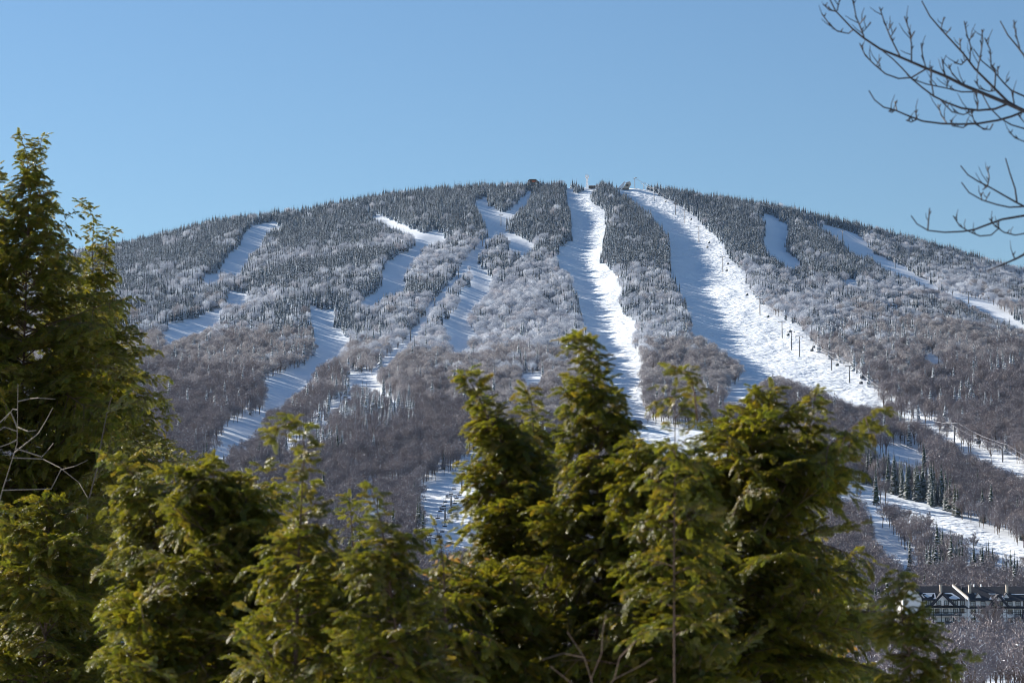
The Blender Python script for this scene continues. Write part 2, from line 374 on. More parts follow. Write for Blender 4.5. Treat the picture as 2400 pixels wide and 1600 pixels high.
ORD = ['first','second','third','fourth','fifth','sixth','seventh','eighth','ninth','tenth','eleventh','twelfth','thirteenth','fourteenth','fifteenth','sixteenth','seventeenth','eighteenth','nineteenth','twentieth']

# ------------------------------------------------------------------ the mountain
def axis(parts):
    out = []
    for a, b, n in parts: out += list(np.linspace(a, b, n, endpoint=False))
    return np.array(out + [parts[-1][1]])
xs = axis([(-12000, -3000, 14), (-3000, -950, 40), (-950, 950, 560), (950, 3000, 40), (3000, 12000, 14)])
ys = axis([(-600, 0, 10), (0, 120, 30), (120, 900, 70), (900, 3520, 330), (3520, 4200, 24), (4200, 16000, 20)])
GX, GY = np.meshgrid(xs, ys)
GZ = ground(GX, GY)
gu, gv, _ = project(GX, GY, GZ)
sp = lookup(SPECK, gu, gv) & (GY > 850)
spf = sp.astype(float)
for _ in range(2):
    spf = (spf + np.roll(spf, 1, 0) + np.roll(spf, -1, 0) + np.roll(spf, 1, 1) + np.roll(spf, -1, 1)) / 5
GZ2 = GZ + spf * (1.7 * fbm(GX / 14, GY / 30, 3) + 1.0 * fbm(GX / 45 + 4, GY / 60, 2))
nx_, ny_ = len(xs), len(ys)
ii = np.arange(ny_ - 1)[:, None] * nx_ + np.arange(nx_ - 1)[None, :]
quads = np.stack([ii, ii + 1, ii + 1 + nx_, ii + nx_], -1).reshape(-1, 4)
me = bpy.data.meshes.new('snowy_mountain_ground')
me.vertices.add(nx_ * ny_); me.vertices.foreach_set('co', np.stack([GX, GY, GZ2], -1).astype(np.float32).ravel())
me.loops.add(len(quads) * 4); me.loops.foreach_set('vertex_index', quads.astype(np.int32).ravel())
me.polygons.add(len(quads)); me.polygons.foreach_set('loop_start', np.arange(0, len(quads) * 4, 4, dtype=np.int32))
me.update(calc_edges=True); me.validate()
me.polygons.foreach_set('use_smooth', np.ones(len(quads), bool))
a = me.attributes.new('speck', 'FLOAT', 'POINT'); a.data.foreach_set('value', spf.astype(np.float32).ravel())
me.materials.append(MAT['snow_ground'])
terrain = bpy.data.objects.new('mountain_terrain', me); COL.objects.link(terrain)
tag(terrain, 'snow covered mountain slope with cleared ski trails', kind='structure')

# ------------------------------------------------------------------ tree forms for the mountain (unit: metres, base at origin)
def spruce_into(m, rg, x0, y0, h, r, tiers, dense, z0=0):
    m.tube([(x0, y0, z0 - .8), (x0, y0, h * .5), (x0, y0, h)], [h * .014, h * .009, .01], 4, 1)
    n = 6; q = r * .5                                              # cone added to block light, standing for the dense inside
    m.add([(x0 + q * math.cos(6.283 * i / n) * rg.uniform(.7, 1.2), y0 + q * math.sin(6.283 * i / n) * rg.uniform(.7, 1.2), h * rg.uniform(.03, .1)) for i in range(n)] + [(x0, y0, h * .93)],
          [(i, (i + 1) % n, n) for i in range(n)], 0)
    for i in range(tiers):
        t = i / (tiers - 1)
        z = h * (.07 + .89 * t); rr = r * (1 - t) ** .85 * rg.uniform(.8, 1.15) + .14
        n = max(4, int(dense * (1 - t * .5)))
        a0 = rg.uniform(0, 6.28)
        for k in range(n):
            a = a0 + 6.283 * k / n + rg.uniform(-.3, .3); q = rr * rg.uniform(.65, 1.15); dz = -q * rg.uniform(.25, .6)
            w = q * .55 + .12; ca, sa = math.cos(a), math.sin(a)
            zz = z + rg.uniform(-.3, .3)
            m.add([(x0, y0, zz + .12 * q), (x0 + ca * q * .55 - sa * w * .6, y0 + sa * q * .55 + ca * w * .6, zz + dz * .45), (x0 + ca * q, y0 + sa * q, zz + dz), (x0 + ca * q * .55 + sa * w * .6, y0 + sa * q * .55 - ca * w * .6, zz + dz * .45)],
                  [(0, 1, 2), (0, 2, 3)], 0)
    m.add([(x0 - .12, y0, h * .92), (x0 + .12, y0, h * .92), (x0, y0 + .05, h * 1.06)], [(0, 1, 2)], 0)
def spruce_form(seed, h, r, tiers, mat, trunk='bark', dense=9):
    rg = random.Random(seed); m = MB(); spruce_into(m, rg, 0, 0, h, r, tiers, dense)
    return m.mesh('spruce_form', [mat, trunk])
def spruce_clump(seed, h, r, tiers, mat, dense=8, n=5, spread=2.9):
    rg = random.Random(seed); m = MB()
    for i in range(n):
        a = 6.283 * i / n + rg.uniform(-.5, .5); q = spread * rg.uniform(.55, 1.15); k = rg.choice((.55, .75, .9, 1.0, 1.1))
        spruce_into(m, rg, math.cos(a) * q, math.sin(a) * q, h * k, r * (.55 + .45 * k), tiers, dense)
    return m.mesh('spruce_clump', [mat, 'bark'])
def hardwood_form(seed, h, cw, nt, mat, frac_white=0.0, low=.32, size=1.0, lobes=8, wide=1.0, shell=.5):
    rg = random.Random(seed); m = MB()
    m.tube([(0, 0, -.8), (rg.uniform(-.2, .2), rg.uniform(-.2, .2), h * .35), (rg.uniform(-.4, .4), rg.uniform(-.4, .4), h * .7)], [.2, .15, .06], 4, 1)
    L = []
    for i in range(lobes):
        a = 6.283 * i / lobes + rg.uniform(-.4, .4); rr = cw * .5 * rg.uniform(.4, .75)
        if i == 0: rr = 0
        zz = h * (rg.uniform(.72, .84) if i == 0 else rg.uniform(.5, .74))
        L.append((math.cos(a) * rr, math.sin(a) * rr, zz, cw * rg.uniform(.2, .3)))
    for x, y, z, q in L:
        m.tube([(0, 0, h * rg.uniform(.22, .4)), (x * .5, y * .5, z * .75), (x, y, z + q * .4)], [.11, .07, .03], 3, 1, cap=False)
    for i in range(nt):
        x, y, z, q = rg.choice(L)
        d = Vector((rg.gauss(0, 1), rg.gauss(0, 1), rg.gauss(.45, .9))).normalized()
        k = q * rg.random() ** .4
        p = Vector((x, y, z)) + Vector((d.x * k, d.y * k, d.z * k * 1.15))
        if p.z < h * low: continue
        e = (d + Vector((rg.uniform(-.6, .6), rg.uniform(-.6, .6), rg.uniform(-.2, .7)))).normalized()
        s = e.cross(Vector((rg.uniform(-1, 1), rg.uniform(-1, 1), rg.uniform(-1, 1)))).normalized()
        if rg.random() < shell:                                    # twig fans that lie along the outside of the crown
            s = d.cross(Vector((rg.uniform(-1, 1), rg.uniform(-1, 1), rg.uniform(-1, 1)))).normalized(); e = (s.cross(d) + d * rg.uniform(.1, .6)).normalized()
        ln = rg.uniform(.6, 1.3) * size; w = rg.uniform(.2, .38) * size * wide
        mi = 2 if rg.random() < frac_white else 0
        m.add([p - s * w * .5, p + s * w * .5, p + e * ln], [(0, 1, 2)], mi)
    return m.mesh('hardwood_form', [mat, 'bark', 'rime_white'])
F_SNOWY = [spruce_form(10 + i, 12, 2.0 + .12 * (i % 3), 11, 'spruce_snowy') for i in range(5)]
F_DUST = [spruce_form(30 + i, 13.5, 2.3 + .15 * (i % 3), 13, 'spruce_dusted', dense=10) for i in range(5)]
F_GREEN = [spruce_form(50 + i, 15, 2.4 + .2 * (i % 3), 17, 'spruce_green', dense=12) for i in range(4)]
F_RIME = [hardwood_form(70 + i, 11, 8.8, 760, 'rime_twigs', 0, .1, shell=.75) for i in range(6)]
F_HALF = [hardwood_form(90 + i, 12, 8.6, 760, 'half_rime_twigs', .06, .12, shell=.65) for i in range(4)]
F_BARE = [hardwood_form(110 + i, 14, 8.2, 760, 'bare_twigs', .045, .2, .95, wide=.72, shell=.45) for i in range(6)]
C_SNOWY = [spruce_clump(130 + i, 12.5, 2.25, 10, 'spruce_snowy') for i in range(7)]
C_GREEN = [spruce_clump(150 + i, 14, 2.3, 13, 'spruce_green', 10, 3) for i in range(4)]
CLUMP = {0: C_SNOWY, 2: C_GREEN}
KIND = [('snowy', F_SNOWY), ('dusted', F_DUST), ('green', F_GREEN), ('rime', F_RIME), ('half', F_HALF), ('bare', F_BARE)]
KH = np.array([12, 13.5, 15, 11, 12, 14.0]); KW = np.array([3.0, 2.3, 2.6, 4.2, 4.0, 3.8])

# ------------------------------------------------------------------ plant the forest
def plant():
    P = []
    for ya, yb, sp_ in ((500, 905, 7.5), (905, 1500, 6.0), (1500, 2300, 6.4), (2300, 3535, 6.8)):
        y = np.arange(ya, yb, sp_)
        for yy in y:
            hw = yy * .245
            x = np.arange(-hw, hw, sp_)
            P.append(np.stack([x + rng.uniform(-.48, .48, len(x)) * sp_, yy + rng.uniform(-.48, .48, len(x)) * sp_], -1))
    P = np.concatenate(P); x, y = P[:, 0], P[:, 1]
    z = ground(x, y); u, v, dep = project(x, y, z)
    n1 = fbm(x / 90 + 31, y / 140 + 7, 3); n2 = fbm(x / 40 + 11, y / 55 + 27, 2); rnd = rng.random(len(x))
    pc = np.interp(v, [420, 540, 620, 680, 740, 800, 860, 950, 1100], [.98, .95, .78, .6, .4, .22, .11, .08, .03])
    def inbox(a, b, c, d): return (u > a) & (u < c) & (v > b) & (v < d)
    pc = np.where(inbox(1070, 600, 1365, 870), pc * .42, pc)
    pc = np.where(inbox(1680, 640, 2450, 800), pc * .62, pc)
    pc = np.where(inbox(1400, 640, 1600, 800), pc * .6, pc)
    cm = np.zeros((MH, MW), bool)
    fill_poly(cm, [(800,905),(870,925),(960,965),(985,1000),(930,1010),(860,1045),(800,1040),(770,1000),(765,960)])
    fill_poly(cm, [(740,1040),(800,1050),(860,1060),(790,1100),(735,1100)])
    clus = lookup(cm, u, v)
    pc = pc + np.where((pc > .1) & (pc < .93), 1.1 * n1, 0) * np.where(v < 800, 1, .3)
    pc = np.where(clus, .5, pc)
    gm = np.zeros((MH, MW), bool)
    fill_poly(gm, [(2020,1105),(2070,1075),(2120,1105),(2200,1150),(2250,1185),(2250,1225),(2130,1180),(2040,1140)])
    fill_poly(gm, [(2175,1335),(2200,1310),(2290,1318),(2400,1355),(2440,1380),(2440,1400),(2175,1380)])
    fill_poly(gm, [(978,1215),(1000,1215),(1010,1300),(978,1310)])
    green = lookup(gm, u, v)
    con = rnd < pc
    con = np.where(green, rnd < .75, con)
    vf = np.interp(u, [300, 700, 900, 1300, 1550, 1900, 2100, 2400], [775, 790, 835, 880, 835, 795, 770, 745]) + 90 * n2 + 40 * n1 + rng.normal(0, 28, len(x))
    kind = np.where(con, np.where(v < 790, 0, 1), np.where(v < vf, 3, np.where(v < vf + 105, 4, 5)))
    kind = np.where(green & con, 2, kind)
    kind = np.where((kind == 1) & (v > 1080), 2, kind)
    sz = rng.uniform(.62, 1.28, len(x)) * np.where(kind < 3, np.interp(v, [430, 520, 700], [.9, 1.0, 1.1]), 1.0)
    sz = np.where(kind == 2, sz * 1.1, np.where(kind == 1, sz * 1.15, sz))
    hp = KH[kind] * sz * F / dep; wp = KW[kind] * sz * F / dep
    bad = lookup(MASK, u, v + 2) | lookup(MASK, u, v - .75 * hp) | lookup(MASK, u, v - .4 * hp) | lookup(MASK, u - .5 * wp, v - .5 * hp) | lookup(MASK, u + .5 * wp, v - .5 * hp)
    keep = ~bad
    # hardwoods are wide: thin them a little; bare wood thins towards the bottom
    thin = rng.random(len(x))
    keep &= ~((kind == 3) & (thin < .15)) & ~((kind == 5) & (thin < .12))
    # the hotel grounds and the summit stay open
    keep &= ~((y < 925) & (y > 838) & (u > 2050)) & ~((y < 905) & (kind < 3) & (thin < .8))
    keep &= ~((np.abs(u - 1376) < 26) & (v < 447)) & ~((np.abs(u - 1463) < 28) & (v < 452))
    return [a_[keep] for a_ in (x, y, z, u, v, dep, kind, sz, hp)]
X, Y, Z, U, V, DEP, KD, SZ, HP = plant()
INFO = {
 0: ('snowy_spruce', 'rime covered spruce', 'tree', 'snow covered spruces standing along the upper slope'),
 1: ('snow_dusted_spruce', 'snow dusted dark spruce', 'tree', 'snow dusted spruces in the brown wood'),
 2: ('green_spruce', 'dark green spruce', 'tree', 'dark green spruces low on the mountain'),
 3: ('frosted_hardwood_tree', 'pale frosted leafless tree', 'tree', 'frosted round trees on the middle slope'),
 4: ('half_frosted_tree', 'grey half frosted tree', 'tree', 'lightly frosted trees at the frost line'),
 5: ('bare_hardwood_tree', 'brown leafless tree', 'tree', 'bare brown trees low on the mountain'),
}
LEFT = [(1227,437,458),(1174,504,530),(1131,545,578),(1074,624,652),(1019,693,722),(962,766,802),(886,834,864),(761,949,986),(702,999,1030)]
GOND = [(1488,417,443),(1509,430,444),(1533,442,471),(1583,478,505),(1605,492,524),(1638,531,567),(1694,602,637),(1781,701,740),(1833,754,793),(1855,777,819),(1874,788,838),(1949,829,869),(1991,858,897),(2140,958,983),(2237,994,1047),(2350,1043,1083),(2500,1110,1150)]
RIGHT = [(1637,436,456),(1769,456,474),(1850,478,498),(1975,540,567),(2098,602,629),(2270,684,713),(2430,775,812)]
LOWR = [(1913,962,990),(1971,964,992),(2224,1083,1122),(2440,1192,1232)]
LOWC = [(2030,1236,1268),(2161,1300,1330)]
CHAIR = [(1106,1078,1092),(1082,1126,1150),(1057,1162,1188),(1043,1191,1228),(1008,1262,1296)]
LAND = [(u, vb, '%s tower of the %s' % (ORD[i], nm)) for L_, nm in ((LEFT, 'left summit lift'), (GOND, 'gondola line'), (RIGHT, 'far right lift'), (LOWR, 'lift below the gondola'), (CHAIR, 'lower chairlift')) for i, (u, vt, vb) in enumerate(L_)]
def where_on_slope(u, v):
    d_, nm = min((math.hypot(u - a_, v - b_), c_) for a_, b_, c_ in LAND)
    return 'near the ' + nm if d_ < 75 else region_of_slope(u, v)
def region_of_slope(u, v):
    if v > 1180: return 'beside the lowest snowy run at right' if u > 1900 else 'at the foot of the chairlift run'
    if u < 760: return 'left of the winding shaded trail' if v < 960 else 'by the lowest bend of the shaded trail'
    if u < 1110: return 'between the winding shaded trail and the left lift line' if v < 900 else 'in the brown wood below the left lift line'
    if u < 1400: return 'in the wood left of the central trail'
    if u < 1760: return 'in the wood between the two sunlit trails'
    if v < 880: return 'on the slope right of the gondola line'
    return 'right of the gondola line near the mountain foot'
for k, (nm, lab, cat, grp) in INFO.items():
    ids = np.where(KD == k)[0]
    vis = (U[ids] > 5) & (U[ids] < 2395) & (V[ids] - HP[ids] * .6 > 0) & ~lookup(FGM, U[ids], V[ids] - .6 * HP[ids])
    order = ids[np.argsort(-(HP[ids] * vis))]
    single = order[:300][(HP[order[:300]] > 0)]
    single = np.array([i for i in single if (5 < U[i] < 2395) and not lookup(FGM, np.array([U[i]]), np.array([V[i] - .6 * HP[i]]))[0]], int)
    fm = KIND[k][1]
    for j, i in enumerate(single):
        o = link(nm, fm[j % len(fm)], (X[i], Y[i], Z[i] - .15), rng.uniform(0, 6.28), (SZ[i] * rng.uniform(.9, 1.1), SZ[i] * rng.uniform(.9, 1.1), SZ[i]))
        w = where_on_slope(U[i], V[i])
        tag(o, lab + ' ' + w, cat, grp + ' ' + w)
    rest = np.setdiff1d(ids, single)
    if len(rest):
        fm = CLUMP.get(k, fm); c = forms(nm + '_form', fm)
        rot = np.zeros((len(rest), 3)); rot[:, 2] = rng.uniform(0, 6.28, len(rest)); rot[:, 0] = rng.normal(0, .03, len(rest)); rot[:, 1] = rng.normal(0, .03, len(rest))
        scl = np.stack([SZ[rest] * rng.uniform(.85, 1.15, len(rest)), SZ[rest] * rng.uniform(.85, 1.15, len(rest)), SZ[rest]], -1)
        o = scatter(nm + '_forest', c, np.stack([X[rest], Y[rest], Z[rest] - .15], -1), rot, scl, rng.integers(0, len(fm), len(rest)))
        tag(o, 'far wood of ' + lab + 's covering the mountain', 'forest', kind='stuff')
print('trees', {INFO[k][0]: int((KD == k).sum()) for k in INFO})

# ------------------------------------------------------------------ ski lifts
def lift_tower(base, h, ang, arm, label, group, mat='lift_steel', thick=1.0):
    t = empty('lift_tower', base, ang); tag(t, label, 'lift tower', group)
    m = MB(); m.tube([(0, 0, -.8), (0, 0, h * .5), (0, 0, h)], [.5 * thick, .42 * thick, .34 * thick], 8); m.build('pole', mat, t)
    m = MB(); m.box(-arm, arm, -.22, .22, h - .25, h + .2); m.build('crossarm', mat, t)
    for s_ in (-1, 1):
        m = MB(); m.box(s_ * arm - .14, s_ * arm + .14, -1.7, 1.7, h - .62, h - .26)
        for q in range(4): m.tube([(s_ * arm - .2, -1.35 + .9 * q, h - .1), (s_ * arm + .2, -1.35 + .9 * q, h - .1)], .24, 8)
        m.build('sheave_train', 'lift_dark', t)
    m = MB()
    for k in range(int(h / .8)): m.box(.46 * thick, .5 * thick + .06, -.25, .25, .6 + .8 * k, .66 + .8 * k)
    m.box(.5 * thick, .54 * thick + .04, -.28, -.24, .4, h - .4); m.box(.5 * thick, .54 * thick + .04, .24, .28, .4, h - .4)
    m.build('ladder', mat, t)
    return t
def lift_line(towers, arm, where, group, ends=(None, None), mat='lift_steel', thick=1.0, cable_r=.07, cable_label='lift'):
    """towers: (u, v_top, v_base) in the photo, from the top down; returns the two cable paths"""
    B = []
    for u, vt, vb in towers:
        p = hit(u, vb); d = p[1] * FW[1] + p[2] * FW[2]
        B.append((p, max(6.0, (vb - vt) * d / F)))
    dirs = []
    for i in range(len(B)):
        q = B[min(i + 1, len(B) - 1)][0] - B[max(i - 1, 0)][0]; dirs.append(math.atan2(q[1], q[0]) + math.pi / 2)
    L = [[], []]
    for i, ((p, h), a_) in enumerate(zip(B, dirs)):
        lift_tower(p, h, a_, arm, '%s lift tower from the top %s' % (ORD[i], where), group, mat, thick)
        for s_ in (0, 1):
            o_ = (s_ * 2 - 1) * arm
            L[s_].append(np.array((p[0] + math.cos(a_) * o_, p[1] + math.sin(a_) * o_, p[2] + h + .12)))
    if L[0][0][0] > L[1][0][0]: L = [L[1], L[0]]
    paths = []
    for s_ in (0, 1):
        pts = []
        for a_, b_ in zip(L[s_][:-1], L[s_][1:]):
            n = 8; sag = min(6.0, .018 * np.linalg.norm(b_ - a_))
            for k in range(n):
                t = k / n; q = a_ + (b_ - a_) * t; pts.append(q - np.array((0, 0, 4 * sag * t * (1 - t))))
        pts.append(L[s_][-1]); paths.append(pts)
        m = MB(); m.tube(pts, cable_r, 4, cap=False)
        o = m.build('lift_cable', 'cable_steel')
        tag(o, '%s hauling cable of the %s' % (('left', 'right')[s_], cable_label), 'cable', 'hauling cables of the ' + cable_label)
    return paths
def on_cable(path, u):
    P = np.array(path); pu, _, _ = project(P[:, 0], P[:, 1], P[:, 2]); k = pu.argsort()
    return np.array([np.interp(u, pu[k], P[k, c]) for c in range(3)])

lift_line(LEFT, 2.6, 'on the left lift line from the summit lodge', 'towers of the left summit lift', cable_label='left summit lift')
gp = lift_line(GOND, 3.0, 'on the gondola line beside the sunlit trail', 'towers of the gondola line', cable_r=.15, cable_label='gondola line')
lift_line(RIGHT, 2.4, 'on the far right lift line', 'towers of the far right lift', cable_label='far right lift')
lift_line(LOWR, 2.2, 'on the lift below the gondola line', 'towers of the lift below the gondola line', cable_r=.1, cable_label='lift below the gondola line')
lift_line(LOWC, 2.0, 'on the short lift above the hotel', 'towers of the short lift above the hotel', cable_r=.05, cable_label='short lift above the hotel')
cp = lift_line(CHAIR, 2.6, 'on the chairlift of the lower left run', 'towers of the lower chairlift', cable_r=.05, cable_label='lower chairlift')
# gondola cabins
def cabin_meshes():
    m = MB()
    prof = [(-.75, 0), (.75, 0), (.98, .5), (1.02, 1.2), (.85, 1.95), (.5, 2.2), (-.5, 2.2), (-.85, 1.95), (-1.02, 1.2), (-.98, .5)]
    m.prism(prof, -.95, .95); body = m.mesh('cabin_body', 'cabin_paint')
    m = MB(); m.box(-.66, .66, -.985, -.955, .95, 1.8); m.box(-.66, .66, .955, .985, .95, 1.8); m.box(.985, 1.03, -.7, .7, .95, 1.5); m.box(-1.03, -.985, -.7, .7, .95, 1.5); win = m.mesh('cabin_window', 'cabin_glass')
    m = MB(); m.tube([(0, 0, 2.2), (.28, 0, 2.6), (.3, 0, 3.4), (0, 0, 3.75)], .07, 5); m.box(-.12, .12, -.35, .35, 3.7, 3.92); arm = m.mesh('hanger_arm', 'lift_dark')
    return body, win, arm
CB = cabin_meshes()
gl = [(1620, 0), (1658, 1), (1662, 0), (1703, 1), (1706, 0), (1751, 1), (1800, 1), (1847, 1), (1852, 0), (1903, 1), (1907, 0), (1962, 1), (2020, 0), (2018, 1), (2219, 0), (2293, 1), (1560, 1), (2090, 1)]
gl.sort()
for i, (u, s_) in enumerate(gl):
    p = on_cable(gp[s_], u)
    c = empty('gondola_cabin', p - np.array((0, 0, 3.85)), .6); tag(c, 'dark gondola cabin, %s down from the summit on the gondola line' % ORD[i], 'gondola', 'gondola cabins')
    for nm, me_ in zip(('body', 'window', 'hanger_arm'), CB): link(nm, me_, (0, 0, 0), parent=c)
# chairs of the lower chairlift
m = MB(); m.box(-1.1, 1.1, -.25, .3, .42, .52); SEAT = m.mesh('seat', 'lift_dark')
m = MB(); m.box(-1.1, 1.1, .3, .4, .5, 1.05); BACK = m.mesh('backrest', 'lift_dark')
m = MB(); m.tube([(0, .35, .9), (0, .35, 1.8), (0, 0, 2.3), (0, 0, 2.75)], .07, 4); m.tube([(-1.1, .3, .5), (-1.1, .35, 1.6), (1.1, .35, 1.6), (1.1, .3, .5)], .05, 4); HANG = m.mesh('hanger', 'lift_dark')
for s_ in (0, 1):
    P = np.array(cp[s_]); sl = np.concatenate([[0], np.cumsum(np.linalg.norm(np.diff(P, axis=0), axis=1))])
    n = 18
    for k in range(n):
        t = sl[-1] * (k + .35 + .25 * s_) / n; p = np.array([np.interp(t, sl, P[:, c]) for c in range(3)])
        c = empty('lift_chair', p - np.array((0, 0, 2.75)), rng.normal(0, .12)); tag(c, 'dark lift chair, %s from the top on the %s cable of the lower chairlift' % (ORD[k], ('left', 'right')[s_]), 'lift chair', 'chairs of the lower chairlift')
        for nm, me_ in (('seat', SEAT), ('backrest', BACK), ('hanger', HANG)): link(nm, me_, (0, 0, 0), parent=c)

# ------------------------------------------------------------------ summit
def sit(u, v, y=None):
    p = hit(u, v); return p
p = sit(1250, 441) - np.array((0, 0, 3.5)); t = empty('summit_lodge', p); tag(t, 'dark lodge with angular roof among the spruces on the ridge', 'lodge')
m = MB(); m.prism([(-5, 6), (-8.5, 10.5), (-7.5, 13.5), (-4, 15), (3, 15), (7.5, 11.5), (9, 8.5), (6, 6)], -6, 6); m.build('hall', 'lodge_wall', t)
m = MB(); m.prism([(-7.9, 13.4), (-4.1, 15.1), (3.1, 15.1), (8.0, 11.3), (8.3, 11.8), (3.3, 15.7), (-4.3, 15.7), (-8.3, 13.8)], -6.4, 6.4); m.build('roof', 'roof_shingle', t)
m = MB(); m.box(-5, 5, -5, 5, -1, 6.1); m.build('base_storey', 'stone', t)
for x0 in (-6.3, -3.1, .1, 3.3):
    m = MB(); m.box(x0, x0 + 2.6, -6.08, -6.02, 8.2, 11.2); m.build('window', 'dark_glass', t)
m = MB(); m.box(-2, 3, -6.09, -6.03, 11.7, 13.2); tag(m.build('sign_panel', 'orange_fence', t), 'dull red panel under the roof')
p = sit(1376, 440); t = empty('antenna_mast', p); tag(t, 'white ice coated antenna mast on the bare summit', 'antenna mast')
for a_ in range(4):
    sx_, sy_ = ((-1, -1), (1, -1), (1, 1), (-1, 1))[a_]
    m = MB(); m.tube([(1.5 * sx_, 1.5 * sy_, -1), (1.15 * sx_, 1.15 * sy_, 15)], [.34, .28], 5); m.build('leg', 'rime_white', t)
m = MB()
for k in range(7):
    z0 = .5 + 2 * k; w = 1.5 - .05 * k
    for sx_, sy_, ex, ey in ((-1, -1, 1, -1), (1, -1, 1, 1), (1, 1, -1, 1), (-1, 1, -1, -1)):
        m.tube([(w * sx_, w * sy_, z0), (w * ex, w * ey, z0 + 2)], .17, 4); m.tube([(w * ex, w * ey, z0), (w * sx_, w * sy_, z0 + 2)], .17, 4)
m.build('lattice', 'rime_white', t)
m = MB(); m.box(-2.3, 2.3, -2.3, 2.3, 14.6, 15); m.build('platform', 'rime_white', t)
for k, (x_, y_, z_, h_) in enumerate(((-2.3, -1.2, 15, 3.6), (2.2, -1, 14.5, 3.8), (0, -2, 15.4, 4.2), (-1.2, 1.6, 15.6, 4.6), (1.3, 1.4, 15.2, 3.5), (0.2, 0, 15, 7))):
    m = MB(); m.tube([(x_, y_, z_), (x_, y_, z_ + h_)], [.55 if k < 5 else .18, .4 if k < 5 else .08], 6); m.build('antenna', 'rime_white', t)
p = sit(1391, 441); t = empty('summit_hut', p); tag(t, 'low flat hut beside the antenna mast', 'hut')
m = MB(); m.box(-7, 7, -3, 3, -1, 3); m.build('wall', 'lodge_wall', t); m = MB(); m.box(-7.5, 7.5, -3.5, 3.5, 3, 3.5); m.build('roof', 'roof_snow', t)
m = MB(); m.prism([(4, 3.5), (8, 3.5), (7.4, 5.6), (4.6, 5.6)], -2, 2); m.build('roof_box', 'rime_white', t)
p = sit(1464, 444); t = empty('lift_terminal', p); tag(t, 'snow plastered wedge shaped lift terminal at the top of the gondola', 'lift terminal')
m = MB(); m.prism([(-10, 1.2), (-.5, 11), (.6, 10), (-1, 5), (-5, 1)], -4, 4); m.build('snow_ramp', 'rime_white', t)
m = MB(); m.prism([(-3, 1.5), (0, 5), (2, 8.5), (8, 10.5), (9.5, 7), (7, 3.5), (5.5, .5), (0, .3)], -3.6, 3.6); m.build('housing', 'stone', t)
m = MB(); m.prism([(1.8, 8.7), (8.1, 10.7), (8.3, 11.6), (1.4, 9.6)], -4, 4); m.build('roof', 'roof_snow', t)
m = MB(); m.box(-4, 6, -3, 3, -1, .6); m.build('footing', 'lodge_wall', t)
m = MB(); m.box(2.2, 5.6, -3.66, -3.61, 4, 7); m.build('opening', 'lift_dark', t)
# lift terminal and little lodge at the foot of the central trail
p = sit(1486, 1006); t = empty('lift_station', p); tag(t, 'small dark lift station at the foot of the central trail', 'lift station')
m = MB(); m.box(-5, 5, -4, 4, -1, 3.4); m.build('wall', 'lodge_wall', t); m = MB(); m.prism([(-5.8, 3.4), (5.8, 3.4), (4.2, 5.4), (-4.2, 5.4)], -4.8, 4.8); m.build('roof', 'roof_shingle', t)
m = MB(); m.box(-3, 3, -4.06, -4.02, 0, 2.6); m.build('opening', 'dark_glass', t)
p = sit(1884, 985); t = empty('trail_hut', p, .4); tag(t, 'small hut with snowy gable roof below the gondola trail', 'hut')
m = MB(); m.prism([(-4, -1), (4, -1), (4, 4), (0, 7), (-4, 4)], -5, 5); m.build('wall', 'lodge_wall', t)
m = MB(); m.prism([(-4.6, 3.7), (0, 7.2), (4.6, 3.7), (4.6, 4.2), (0, 7.8), (-4.6, 4.2)], -5.6, 5.6); m.build('roof', 'roof_snow', t)
m = MB(); m.box(-1, 1, -5.07, -5.02, .2, 2.4); m.build('door', 'timber', t)
p = sit(797, 1290); t = empty('blue_shed', p); tag(t, 'blue metal shed glimpsed through the near hemlocks', 'shed')
m = MB(); m.box(-6, 6, -4, 4, -1, 4.2); m.build('wall', 'blue_metal', t); m = MB(); m.prism([(-6.5, 4.2), (6.5, 4.2), (6.5, 4.6), (0, 6.0), (-6.5, 4.6)], -4.5, 4.5); m.build('roof', 'roof_snow', t)
for x0 in (-4.5, -1, 2.5):
    m = MB(); m.box(x0, x0 + 1.8, -4.06, -4.02, 1, 2.6); m.build('window', 'window_glass', t)

# ------------------------------------------------------------------ hotel
HY = 860.0
def hx(c): return at(2080 + c / 7.35, 1400, HY)[0]
def hz(r, y=HY): return at(2200, 1340 + r / 7.35, y)[2]
hb = np.array((hx(1300), HY + 8, float(ground(hx(1300), HY + 8))))
hotel = empty('timber_framed_hotel', hb); tag(hotel, 'long white hotel with dark timber trim, gables and snowy roofs at lower right', 'hotel')
def hp(m, name, mats, parent=hotel):
    o = m.build(name, mats, parent)
    if parent is hotel: o.location = -Vector(hb)
    return o
zb = hb[2] - 1
def wall(c0, c1, rtop, y0=HY, depth=15, name='wall'):
    m = MB(); m.box(hx(c0), hx(c1), y0, y0 + depth, zb, hz(rtop)); return hp(m, name, 'stucco')
wall(565, 1345, 462); wall(1350, 2900, 470, HY - .4)
# end wing with its gable to the front
m = MB(); m.prism([(hx(240), zb), (hx(562), zb), (hx(562), hz(440)), (hx(400), hz(252)), (hx(240), hz(440))], HY - 3, HY + 14); hp(m, 'gable_wing', 'stucco')
m = MB(); m.prism([(hx(215), hz(465)), (hx(400), hz(240)), (hx(585), hz(465)), (hx(585), hz(440)), (hx(400), hz(214)), (hx(215), hz(440))], HY - 3.8, HY + 14.5); hp(m, 'gable_wing_roof', 'roof_shingle')
